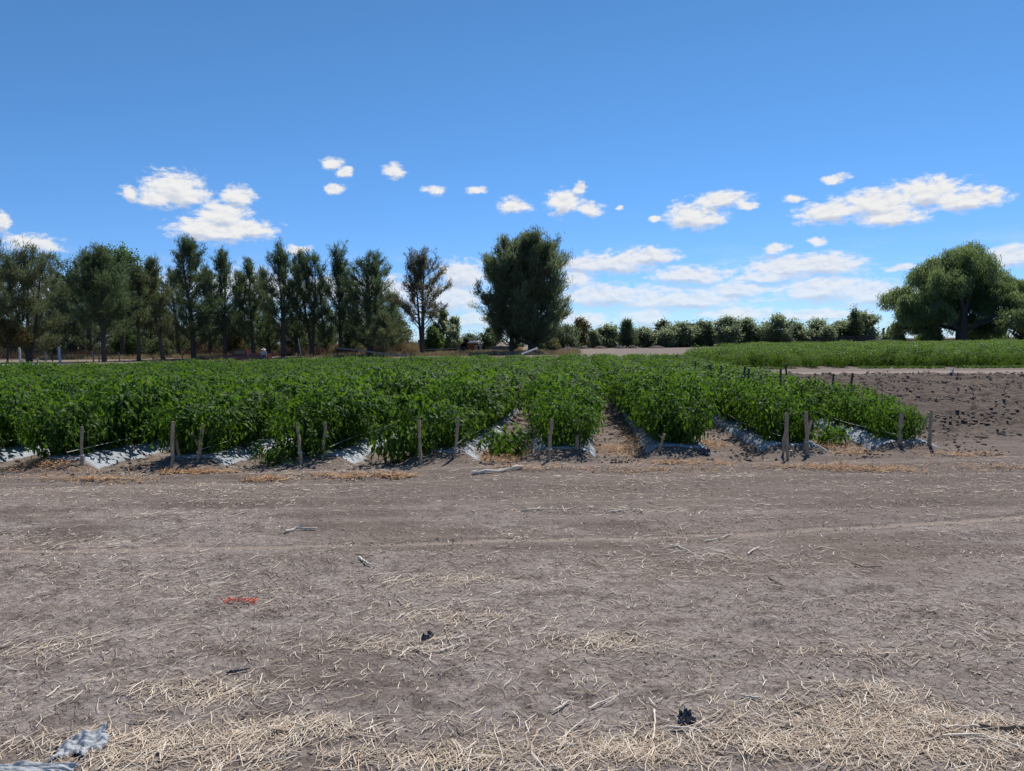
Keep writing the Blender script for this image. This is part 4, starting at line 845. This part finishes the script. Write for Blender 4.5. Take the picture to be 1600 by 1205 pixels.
# the big weeping tree
def big_tree():
    b = GD(1502, 116); s = 116/F; r = np.random.default_rng(77); root = empty('weeping_tree', b+np.array([0, 0, -.05])); tb = MB()
    tube(tb, [[.2, 0, -.3], [.1, 0, .8], [0, 0, 2.0], [.1, 0, 3.3], [.2, 0, 5]], [1.25, .95, .82, .78, .6], 12, jitter=.05, r=r)
    # clump centres in photo pixels relative to the trunk column: x, row, radius
    cl = [(1420,452,24),(1408,488,20),(1440,420,24),(1465,408,22),(1452,462,24),(1490,398,26),(1522,392,26),(1545,412,24),(1500,436,28),(1535,446,28),(1567,432,24),(1578,470,26),(1560,498,26),(1486,480,22),(1430,505,20),(1588,440,20),
          (1452,510,18),(1532,500,26),(1596,462,16),(1516,470,24),(1475,440,26),(1555,522,18),(1467,528,14),(1425,478,20),(1600,500,14),(1545,478,24),(1415,525,9),(1475,520,16),(1510,415,26),(1515,455,26),(1540,462,24),(1480,455,24),(1450,440,26),(1560,452,24),(1470,492,20),(1440,486,22),(1550,508,20),(1575,515,18),(1400,470,16)]
    lf = MB(); mains = []; mn = (1420, 1452, 1490, 1545, 1578, 1430, 1532, 1408, 1560); cl = [(x_ if x_ in mn and False else x_, y_, r_) for x_, y_, r_ in cl]; cl.sort(key=lambda q: -((q[0] in (1420, 1452, 1490, 1545, 1578, 1430, 1532, 1408, 1560))))
    for k, (cx, cy, cr) in enumerate(cl):
        cx0 = cx; cx = 1505+(cx-1505)*.90 if cx < 1505 else cx; cy = cy+9-(cy-400)*.03; cr = cr*.95
        c = np.array([(cx-1502)*s, (r.uniform(3.5, 6) if abs(cx-1502) < 36 and cy > 425 else r.uniform(-6, 6)*(.5 if cy < 410 else 1)), H+(hz(cx)-cy)*s]); R = cr*s
        st_ = np.array([.1, 0, 2.6+min(3.2, max(0, c[2]-7)*.3)]); mid = st_+(c-st_)*.5+np.array([0, 0, (.5 if c[2] > 6 else 1.6)]); tt = np.linspace(0, 1, 8)[:, None]
        if k >= 9:
            cand = np.array([m_[j] for m_ in mains for j in (3, 4, 5)]); st_ = cand[int(np.argmin(np.linalg.norm(cand-c, axis=1)))]; mid = (st_+c)/2+np.array([0, 0, .5])
        B = (1-tt)**2*st_+2*tt*(1-tt)*mid+tt**2*(c+np.array([0, 0, R*.2])); B[1:-1] += r.normal(0, .12, B[1:-1].shape)
        if k < 9: mains.append(B)
        tube(tb, B, np.linspace(.42, .07, 8) if k < 9 else np.linspace(.14, .03, 8), 7, cap=False, jitter=.012, r=r)
        nb = 16
        for q in range(nb):
            a = q*2.4+r.random(); e = r.uniform(.0, 1.2); dd = np.array([math.cos(a)*math.cos(e), math.sin(a)*math.cos(e), math.sin(e)])*R*r.uniform(.6, 1.05)
            o = B[int(r.integers(5, 8))]; tt4 = np.linspace(0, 1, 5)[:, None]; m2 = o+dd*.6+np.array([0, 0, .3]); E_ = c+dd; S2 = (1-tt4)**2*o+2*tt4*(1-tt4)*m2+tt4**2*E_
            tube(tb, S2, np.linspace(.05, .015, 5), 3, cap=False)
            n = 300; hang = r.uniform(.0, 1, n)**1.3*R*(.9 if cy < 470 else .6); P = E_+np.stack([r.normal(0, R*.20, n), r.normal(0, R*.24, n), .25*r.normal(size=n)-hang], 1)
            D = np.array([0, 0, -1.])+r.normal(0, .3, (n, 3))+unit(dd)*.25; blades(lf, P, D, r.uniform(.25, .6, n), r.uniform(.06, .12, n), r=r)
    tb.build('trunk', M['bark'], root); lf.build('crown', M['mesq'], root); tag(root, 'huge weeping tree with domed drooping crown and thick forked trunk', 'tree')
big_tree()
T(1604, 0, 488, 20, 'dark tree cut by the right picture edge beside the weeping tree', 'dark_leaf', D=124, shape='round', seed=90, nl=40, h0=.12, nleaf=12000, style='leaf', lw=(.18, .3), name='round_tree')
T(1440, 0, 526, 9, 'dark bush under the left side of the weeping tree', 'dark_leaf', D=128, shape='round', seed=91, nl=24, h0=.05, nleaf=5000, style='leaf', lw=(.18, .3), name='shrub', cat='shrub')
T(1565, 0, 522, 12, 'reddish dry bush under the right side of the weeping tree', 'casu_brown', D=130, shape='round', seed=92, nl=24, h0=.05, nleaf=4000, style='leaf', lw=(.18, .3), name='shrub', cat='shrub')
for k, (a, tp, lab) in enumerate([(1379.5,511,'leftmost of three thin far cypress spires before the weeping tree'), (1386.5,509,'middle spire of three thin far cypresses'), (1393,513,'rightmost and shortest of the three thin far cypresses')]):
    T(a, 0, tp, 1.7, lab, 'dark_leaf', D=260, shape='poplar', seed=95+k, nl=20, h0=.05, nleaf=1500, style='leaf', lw=(.2, .35), name='cypress_tree', cat='cypress', group='three far cypresses', spread=.12, r0=.12, nsub=2)

# ------------------------------------------------------------------ grass and brush beyond the field
def tufts(name, n, gen, hgt, wd, m_, label, per=14, fan=.35):
    P0 = gen(n); n = len(P0); Pt = np.repeat(P0, per, 0); Pt[:, :2] += rng.normal(0, .16, (len(Pt), 2)); Pt[:, 2] = 0
    D = rng.normal(0, fan, Pt.shape); D[:, 2] = 1; hh = np.repeat(rng.uniform(.5, 1, n), per)*rng.uniform(hgt[0], hgt[1], len(Pt))
    near_ = Pt[:, 1] < 139; Pt[near_, 2] = terrain(Pt[near_, 0], Pt[near_, 1])-.03
    mb = MB(); blades(mb, Pt, D, hh, np.full(len(Pt), wd)*rng.uniform(.6, 1.4, len(Pt))); tag(mb.build(name, m_), label, kind='stuff')
def strip(a0, a1, D0, D1, thr=.45, s=1):
    def g_(n):
        u = rng.uniform(a0, a1, n); D = rng.uniform(D0, D1, n) if not callable(D0) else D0(u)+rng.random(n)*(D1)
        p = np.array([GD(a, d) for a, d in zip(u, D)]); return p[fbm(p[:, 0]*.25, p[:, 1]*.12, 3, s) > thr]
    return g_
tufts('dry_grass', 5200, strip(60, 905, 86, 112, .40, 3), (.25, .75), .045, M['drygrass'], 'tan dry grass between the pepper field and the trees')
tufts('tall_dry_grass', 2600, strip(520, 655, 98, 116, .38, 4), (.7, 2.2), .05, M['drygrass'], 'tall pale reedy grass left of the concrete pillar')
tufts('dry_brush', 3600, strip(-60, 640, 96, 124, .45, 5), (.5, 1.9), .05, M['drybrush'], 'brown dry brush beneath the windbreak trees', fan=.6)
tufts('near_dry_grass', 2500, strip(-40, 900, lambda u: np.interp(u, [0, 400, 900], [42, 56, 66]), 18, .5, 6), (.1, .35), .03, M['drygrass'], 'low sparse dry grass just past the crop')
mb = MB(); u = rng.uniform(-60, 300, 26000); dd = rng.uniform(128, 160, 26000); P = np.array([GD(a, d) for a, d in zip(u, dd)]); P[:, 2] = rng.random(len(P))*1.15*(.6+.6*fbm(P[:, 0]*.3, P[:, 1]*.3, 2, 9))
leaves(mb, P, rng.normal(size=P.shape)*[1, 1, .5], rng.normal(0, .6, P.shape)+[0, 0, 1], rng.uniform(.25, .5, len(P)), rng.uniform(.12, .25, len(P))); tag(mb.build('green_crop', M['green_leaf']), 'strip of green crop seen between the trunks at the left', kind='stuff')

# ------------------------------------------------------------------ posts, pipes, pickup, person, shed, wall, rubble
M['white_paint'] = mat('white_painted_concrete', (.62, .62, .60), .8, .3, col2=(.42, .41, .38), vscale=6)
M['conc'] = mat('grey_concrete', (.26, .25, .235), .95, .2, col2=(.40, .385, .36), vscale=1.5, bump=.01, bscale=12)
M['pipe_w'] = mat('white_pipe', (.74, .75, .74), .45, .5, .05)
M['pipe_d'] = mat('dark_pipe', (.05, .07, .10), .4, .5, .2)
M['post_d'] = mat('dark_post_wood', (.035, .028, .022), .95, .1, .4)
def post(px, yb, yt, rad, m_, label, cat='fence post', group=None, lean=0.0, D=None):
    b = GD(px, D) if D else G(px, yb); Dp = pdepth(b); b[2] = tz(b[0], b[1]) if b[1] < 139 else 0; top = PT(px+lean, yt, Dp)-b; top[1] = 0
    mb = MB(); tt = np.linspace(-.03, 1, 6)[:, None]; P = top*tt; P[1:-1] += rng.normal(0, rad*.12, P[1:-1].shape)
    tube(mb, P, rad*np.linspace(1.05, .9, 6), 6, jitter=rad*.04); tag(mb.build('fence_post', m_, loc=b), label, cat, group)
PG = 'white posts under the trees'
post(31, 565, 543, .10, M['white_paint'], 'white post left of the twin leaning trunks', group=PG, D=72)
post(93, 565, 542, .12, M['white_paint'], 'thickest white post, between the broad olive tree and the V-shaped one', group=PG, D=72)
post(412.5, 557, 543, .09, M['white_paint'], 'white post rising behind the bending person', group=PG, D=88)
post(470.5, 557, 528, .07, M['white_paint'], 'thin white pole leaning left before the two-pointed casuarina', group=PG, lean=-4, D=92)
for k, (a, yt, c, lab) in enumerate([(71, 549, 'conc', 'grey post between the two white posts, nearer the left one'), (81, 553, 'post_d', 'dark post just left of the thickest white post'), (58, 558, 'conc', 'squat grey stump by the leaning trunks'), (145, 551, 'conc', 'grey post left of the straight dark trunk'), (154, 553, 'conc', 'second grey post left of the straight dark trunk'), (186, 551, 'conc', 'grey post under the light green shrub'), (239, 557, 'post_d', 'short dark post left of the leaning trunk'),
     (285, 556, 'post_d', 'short dark post left of the tallest tree'), (466, 554, 'post_d', 'short dark post left of the two-pointed tree'), (510, 553, 'post_d', 'short dark post left of the slim double trunk'), (555, 550, 'post_d', 'dark post left of the wide leafy tree'), (772, 548, 'post_d', 'thin dark post left of the slender central trunk'), (642, 551, 'post_d', 'short slanted dark post left of the lone forked trunks')]):
    post(a, 0, yt, .07 if c == 'conc' else .06, M[c], lab, group='dull fence posts beyond the crop', D=76+k % 3)
def pipe(name, a, b, rad, m_, label, cat='pipe', mids=()):
    P = np.array([a]+list(mids)+[b]); o = P[0].copy(); mb = MB(); tt = np.linspace(0, len(P)-1, 12); Q = np.stack([np.interp(tt, np.arange(len(P)), P[:, k]) for k in range(3)], 1)-o
    tube(mb, Q, rad, 8); tag(mb.build(name, m_, smooth=False, loc=o), label, cat)
q0, q1 = GD(-40, 56), GD(61, 58); q0[2] = tz(*q0[:2])+.16; q1[2] = tz(*q1[:2])+.16; pipe('irrigation_pipe', q0, q1, .09, M['pipe_w'], 'white irrigation pipe lying beyond the crop at the left edge')
pipe('irrigation_pipe', PT(528, 544, 80), PT(641, 557, 70), .06, M['pipe_d'], 'long dark pipe sloping down to the right before the casuarina trunks', mids=[PT(575, 549.5, 76), PT(600, 553, 74)])
pipe('irrigation_pipe', PT(815, 553.5, 80), PT(840, 544, 80), .09, M['pipe_w'], 'white pole leaning against the thick trunks of the central pair', 'pole')
pipe('rail', PT(664, 546.5, 96), PT(730, 544, 96), .045, M['pipe_d'], 'dark horizontal rail in front of the shed', 'rail')
# pickup
M['car_red'] = mat('dark_red_paint', (.055, .012, .014), .3, .5, .2); M['glass'] = mat('dark_glass', (.02, .025, .03), .08, .6, .1); M['rubber'] = mat('rubber', (.02, .02, .02), .8, .2, .1); M['chrome'] = mat('pale_metal', (.45, .45, .45), .3, .5, .1, metal=.8)
b = GD(386, 80); b[2] = tz(b[0], b[1]); car = empty('pickup_truck', b, .12); tag(car, 'dark red pickup truck parked under the windbreak, cab to the left', 'pickup truck')
def bmbox(c, s, bev, taper=None):
    bm = bmesh.new(); bmesh.ops.create_cube(bm, size=1)
    for v in bm.verts:
        v.co = Vector((v.co.x*s[0], v.co.y*s[1], v.co.z*s[2]))
        if taper and v.co.z > 0: v.co.x *= taper[0]; v.co.y *= taper[1]
        v.co += Vector(c)
    bmesh.ops.bevel(bm, geom=list(bm.edges), offset=bev, segments=2, affect='EDGES', profile=.6); return bm
def bobj(name, bms, m_, parent, loc=None):
    me = bpy.data.meshes.new(name); B = bmesh.new()
    for b_ in bms:
        t_ = bpy.data.meshes.new('x'); b_.to_mesh(t_); B.from_mesh(t_); bpy.data.meshes.remove(t_); b_.free()
    B.to_mesh(me); B.free(); me.materials.append(m_); o = bpy.data.objects.new(name, me); SC.collection.objects.link(o); o.parent = parent
    if loc is not None: o.location = loc
    return o
bobj('body', [bmbox((0, 0, .68), (4.9, 1.75, .5), .08), bmbox((-1.75, 0, .95), (1.2, 1.7, .12), .05)], M['car_red'], car)
bobj('cab', [bmbox((-.55, 0, 1.22), (1.75, 1.65, .62), .06, (.68, .86))], M['car_red'], car)
bobj('window', [bmbox((-.55, -.76, 1.24), (1.15, .05, .34), .02)], M['glass'], car); bobj('window', [bmbox((-.55, .76, 1.24), (1.15, .05, .34), .02)], M['glass'], car)
bobj('windscreen', [bmbox((-1.26, 0, 1.22), (.12, 1.25, .36), .03)], M['glass'], car)
bobj('cargo_bed', [bmbox((1.4, -.8, 1.0), (1.95, .08, .28), .02), bmbox((1.4, .8, 1.0), (1.95, .08, .28), .02), bmbox((2.38, 0, 1.0), (.07, 1.6, .28), .02)], M['car_red'], car)
bobj('bumper', [bmbox((-2.5, 0, .52), (.14, 1.7, .2), .04)], M['chrome'], car)
for s_ in (-1, 1):
    bobj('headlight', [bmbox((-2.44, .65*s_, .78), (.08, .3, .16), .03)], M['chrome'], car)
    for x_ in (-1.55, 1.5):
        mb = MB(); tube(mb, [[x_, .72*s_, .34], [x_, .90*s_, .34]], .34, 20); wh = mb.build('wheel', M['rubber'], car); mb = MB(); tube(mb, [[x_, .80*s_, .34], [x_, .915*s_, .34]], .2, 14); mb.build('rim', M['chrome'], wh)
# person bending behind the truck
M['shirt'] = mat('pale_blue_cloth', (.20, .30, .52), .9, .1, .15); M['skin'] = mat('skin', (.30, .17, .11), .6, .3, .1); M['jeans'] = mat('dark_blue_cloth', (.04, .06, .13), .9, .1, .2); M['hat'] = mat('white_straw_hat', (.72, .70, .64), .85, .1, .1)
def skin_fig(name, V, E, R, m_, parent, lvl=2):
    me = bpy.data.meshes.new(name); me.from_pydata(V, E, []); o = bpy.data.objects.new(name, me); SC.collection.objects.link(o); o.parent = parent
    sk = o.modifiers.new('skin', 'SKIN'); sv = me.skin_vertices[0].data
    for k, rr in enumerate(R): sv[k].radius = (rr, rr) if np.isscalar(rr) else rr
    sv[0].use_root = True; sb = o.modifiers.new('sub', 'SUBSURF'); sb.levels = lvl; sb.render_levels = lvl; me.materials.append(m_); return o
b = GD(411, 77); b[2] = tz(b[0], b[1])+.05; pe = empty('person', b, math.radians(-60)); tag(pe, 'person in a pale blue shirt and white hat stooping beside the pickup', 'person')
V = [(0,0,.88),(.10,0,1.08),(.28,0,1.24),(.36,0,1.30),(.46,0,1.38),(.50,0,1.46),(.30,.19,1.24),(.36,.26,.98),(.50,.24,.78),(.56,.24,.70),(.30,-.19,1.24),(.38,-.26,.98),(.52,-.24,.78),(.58,-.24,.70),
     (0,.10,.82),(.06,.12,.46),(-.04,.12,.08),(.10,.12,.03),(0,-.10,.82),(.08,-.12,.46),(.0,-.12,.08),(.14,-.12,.03)]
E_ = [(0,1),(1,2),(2,3),(3,4),(4,5),(2,6),(6,7),(7,8),(8,9),(2,10),(10,11),(11,12),(12,13),(0,14),(14,15),(15,16),(16,17),(0,18),(18,19),(19,20),(20,21)]
R_ = [(.16,.12),(.15,.12),(.17,.12),.055,.085,.08,.065,.05,.038,.035,.065,.05,.038,.035,.095,.07,.045,.04,.095,.07,.045,.04]
skin_fig('body', V, E_, R_, M['skin'], pe)
skin_fig('shirt', [V[i] for i in (0,1,2,6,7,10,11)], [(0,1),(1,2),(2,3),(3,4),(2,5),(5,6)], [(.175,.14),(.17,.14),(.19,.14),.085,.066,.085,.066], M['shirt'], pe)
skin_fig('trousers', [V[i] for i in (0,14,15,16,18,19,20)], [(0,1),(1,2),(2,3),(0,4),(4,5),(5,6)], [(.17,.13),.11,.085,.062,.11,.085,.062], M['jeans'], pe)
mb = MB(); tube(mb, [[.47, 0, 1.47], [.475, 0, 1.485]], .21, 16); tube(mb, [[.475, 0, 1.48], [.49, 0, 1.60]], [.12, .09], 12); mb.build('hat', M['hat'], pe)
# shed and things near it
M['roof_g'] = mat('green_roof_sheet', (.06, .10, .075), .6, .3, .3, 2); M['tin'] = mat('white_roof_sheet', (.66, .68, .68), .4, .4, .08); M['shade'] = mat('dark_boards_and_shade', (.06, .05, .045), .95, .1, .4, 3); M['rust'] = mat('orange_brick', (.26, .095, .045), .9, .15, .3, 4)  # 'shade' serves dark boards and painted shade inside openings
def local(px, yy, D, y=0.0): p = PT(px, yy, D); return p
def block(mb, x0, x1, y0, y1, D, depth, m=0):
    A = PT(x0, y1, D); B = PT(x1, y0, D); c = (A+B)/2; w_ = abs(x1-x0)*D/F; h_ = abs(y1-y0)*D/F; box(mb, [c[0], c[1]+depth/2, c[2]], [w_, depth, h_], m)
D0 = 118
sh = empty('open_shed', (0, 0, 0)); tag(sh, 'low open-fronted shed with a thin green roof and dark inside', 'shed')
mb = MB(); block(mb, 655, 733, 529.5, 530.8, D0, 9); mb.build('roof', M['roof_g'], sh)
mb = MB(); block(mb, 660, 730, 531, 551, D0+7, .2); block(mb, 658, 659.5, 531, 551, D0+.5, 6); mb.build('wall', M['shade'], sh)  # back wall coloured dark, the shed's inner shade is in its colour
for a in (664, 681, 698, 715, 730):
    mb = MB(); block(mb, a, a+.9, 531, 551, D0, .1); mb.build('post', M['post_d'], sh)
sh = empty('brick_hut', (0, 0, 0)); tag(sh, 'small orange-brown hut with a bright white roof right of the open shed', 'hut')
mb = MB(); block(mb, 732, 741, 537, 551, D0-2, 5); mb.build('wall', M['rust'], sh); mb = MB(); block(mb, 741.2, 752, 539, 551, D0-2, 5); mb.build('white_wall', M['white_paint'], sh)
mb = MB(); block(mb, 733, 747, 532.5, 534.6, D0-3, 7); block(mb, 730, 754, 535, 536.2, D0-3.5, 8); mb.build('roof', M['tin'], sh)
mb = MB(); block(mb, 746, 749, 541, 551, D0-2.2, .1); mb.build('door', M['shade'], sh)
mb = MB(); block(mb, 653, 659, 531, 550.5, 104, .5); c = PT(656, 540, 104); tag(mb.build('concrete_pillar', M['conc']), 'tall grey concrete pillar left of the lone forked trunks', 'pillar')
mb = MB(); block(mb, 769, 800, 541.5, 550.5, 112, .35); block(mb, 768.5, 800.5, 540.9, 541.4, 111.9, .5); tag(mb.build('block_wall', mat('blue_grey_block', (.11, .125, .15), .9, .2, .3, 1.5)), 'low blue-grey block wall left of the slender central trunk', 'wall')
def heap(name, px, yb, wpx, hpx, D, m_, label, cat, seed, dens=420, sz=.16, grp=None):
    r = np.random.default_rng(seed); c = GD(px, D); s = D/F; w_ = wpx*s; h_ = hpx*s; n = dens; a = r.uniform(0, 6.28, n); q = np.sqrt(r.random(n)); x_ = np.cos(a)*q*w_; y_ = np.sin(a)*q*w_*.6
    z_ = h_*np.clip(1-q**1.6, 0, 1)*(.55+.6*fbm(x_*.7+seed, y_*.7, 3, seed)); mb = MB(); R = r.uniform(.5, 1.5, n)*sz*max(.6, h_)
    lumps(mb, np.stack([x_, y_, z_*.8], 1), R, flat=.75, jit=.3, r=r); tag(mb.build(name, m_, loc=c), label, cat, grp)
M['hay'] = mat('straw_bush', (.17, .14, .07), .95, .1, col2=(.33, .28, .15), vscale=2); M['brickrub'] = mat('pink_brick_rubble', (.17, .12, .095), .95, .1, col2=(.34, .27, .22), vscale=.9); M['earth_p'] = mat('pinkish_earth', (.26, .18, .14), 1, .1, col2=(.42, .31, .24), vscale=.8)
M['orange'] = mat('orange_sheet', (.50, .20, .05), .8, .2, col2=(.62, .40, .18), vscale=1.5); M['reds'] = mat('red_scrap', (.28, .07, .05), .7, .3, .4, 2)
RG = 'heaps of rubble along the far track'
heap('hay_heap', 763, 0, 9, 9, 116, M['hay'], 'round straw-coloured heap left of the block wall', 'heap', 1, 500)
heap('hay_heap', 783, 0, 9, 11, 119, M['hay'], 'round straw-coloured heap behind the block wall', 'heap', 2, 500)
heap('scrap_heap', 765, 0, 6, 6, 106, M['reds'], 'dark red scrap heap in front of the straw-coloured one', 'heap', 3, 160)
heap('scrap_heap', 717, 0, 9, 7, 110, M['shade'], 'dark scrap heap before the open shed', 'heap', 4, 200)
heap('orange_heap', 812, 0, 4.5, 10, 112, M['orange'], 'orange covered stack between the two central trees', 'heap', 5, 200)
for k, (a, wp, hp, lab) in enumerate([(856,16,7,'brownish-pink rubble heap right of the central pair'), (890,18,6,'long low pink rubble heap left of the yellowish tall tree'), (911,9,9,'pale peaked rubble heap under the yellowish tall tree'), (938,12,8,'rubble heap between the first two round far trees'), (968,8,7,'small rubble heap left of the spiky conifer'), (988,9,9,'peaked rubble heap right of the spiky conifer'), (1026,14,9,'wide rubble heap left of the ruined house')]):
    heap('rubble_heap', a, 0, wp*.9, hp*.6, 140 if k < 2 else 152, M['brickrub'], lab, 'rubble heap', 20+k, 650, .17, RG)
for k, (a, wp, hp, lab) in enumerate([(1122,9,10,'pale earth mound seen between the house and the tall round tree'), (1160,10,12,'pale earth mound behind the tree with the raised tip'), (1184,9,13,'peaked earth mound in the dip of the tree row'), (1330,13,12,'brown earth mound between the last two trees'), (1385,26,9,'low brown earth bank left of the weeping tree')]):
    heap('earth_mound', a, 0, wp, hp, 172, M['earth_p'], lab, 'earth mound', 40+k, 700, .2, 'earth mounds behind the far wall')
M['tent'] = mat('pale_blue_tarp', (.40, .46, .54), .7, .3, .1); mb = MB()
def tent(px, D, wp, hp, label):
    c = GD(px, D); s = D/F; w_ = wp*s; h_ = hp*s; mb = MB(); V = np.array([[-w_, -2, 0], [w_, -2, 0], [w_, 2, 0], [-w_, 2, 0], [-w_*.15, -1.6, h_], [w_*.2, 1.6, h_*.95]])
    mb.add(V, [[0, 1, 4, -1], [1, 2, 5, 4], [2, 3, 5, -1], [3, 0, 4, 5]]); tag(mb.build('tarp_shelter', M['tent'], loc=c), label, 'shelter', 'pale tarps among the far trees')
tent(905, 166, 6, 19, 'pointed pale blue tarp left of the yellowish tall tree'); tent(970, 168, 5, 12, 'pale tarp peak left of the spiky conifer'); tent(893, 160, 3, 10, 'narrow pale tarp under the rounded green tree')
# ruined house and long dark wall
M['ruin'] = mat('dark_brown_masonry', (.065, .05, .042), .95, .1, col2=(.12, .095, .08), vscale=.6, bump=.03, bscale=4); M['wallm'] = mat('dark_stone_wall', (.045, .042, .045), .95, .1, col2=(.085, .078, .078), vscale=.7, bump=.03, bscale=3)
hs_ = empty('ruined_house', (0, 0, 0)); tag(hs_, 'unfinished dark brown house with flat top behind the far trees', 'house'); D1 = 172
mb = MB()
for (x0, x1, y0, y1) in ((1050,1056,521,541),(1056,1064,521,527),(1056,1064,535,541),(1064,1078,509,541),(1078,1084,509,514),(1084,1090,507,541),(1090,1098,515,520),(1090,1098,531,541),(1098,1112,515,541)): block(mb, x0, x1, y0, y1, D1, 6)
mb.build('wall', M['ruin'], hs_); mb = MB(); block(mb, 1062, 1092, 505.6, 508, D1-.5, 7.5); mb.build('roof', M['shade'], hs_)
mb = MB(); block(mb, 1078.4, 1083.6, 514.2, 541, D1+3, .1); mb.build('doorway_shade', M['shade'], hs_)  # dark panel set back in the opening, painted as interior shade
mb = MB(); block(mb, 1056.4, 1063.6, 527.2, 535, D1+2.5, .1); mb.build('window', M['shade'], hs_)  # no pane: dark panel painting the shade behind the window opening
A = GD(1044, 167); B = GD(1368, 158); nseg = 60; tt = np.linspace(0, 1, nseg+1); mb = MB(); P = A*(1-tt)[:, None]+B*tt[:, None]; th = 2.15+.22*(fbm(tt*25, tt*0, 3, 6)-.5)
for k in range(nseg):
    a, b2 = P[k], P[k+1]; V = np.array([a, b2, b2+[0, .4, 0], a+[0, .4, 0]]); Vt = V.copy(); Vt[:, 2] = th[k]; mb.add(np.vstack([V, Vt]), [[0, 1, 5, 4], [1, 2, 6, 5], [2, 3, 7, 6], [3, 0, 4, 7], [4, 5, 6, 7]])
tag(mb.build('stone_wall', M['wallm']), 'long dark stone wall beneath the far row of trees', 'wall')
mb = MB(); block(mb, 1368, 1384, 526.5, 529, 255, 12); tag(mb.build('far_building', M['tin']), 'small pale roofed building by the far cypresses', 'building')
mb = MB(); block(mb, 1370, 1600, 529.2, 536, 150, .3); tag(mb.build('earth_wall', M['earth_p']), 'low brown earth wall behind the weeping tree', 'wall')
post(1096, 0, 538, .05, M['post_d'], 'thin post before the long dark wall', D=150)
# pale bird-like scrap on the clods, flowers on posts
M['husk'] = mat('white_husk', (.72, .70, .66), .8, .2, .1)
p = G(1488, 588); mb = MB(); r = np.random.default_rng(2); tube(mb, [[-.06, 0, 0], [0, 0, .05], [.03, 0, .16], [.08, .02, .24]], [.03, .055, .03, .008], 6, jitter=.006, r=r); p[2] = tz(*p[:2]); tag(mb.build('plastic_scrap', M['husk'], loc=p), 'white upright scrap on the edge of the ploughed soil', 'plastic scrap')
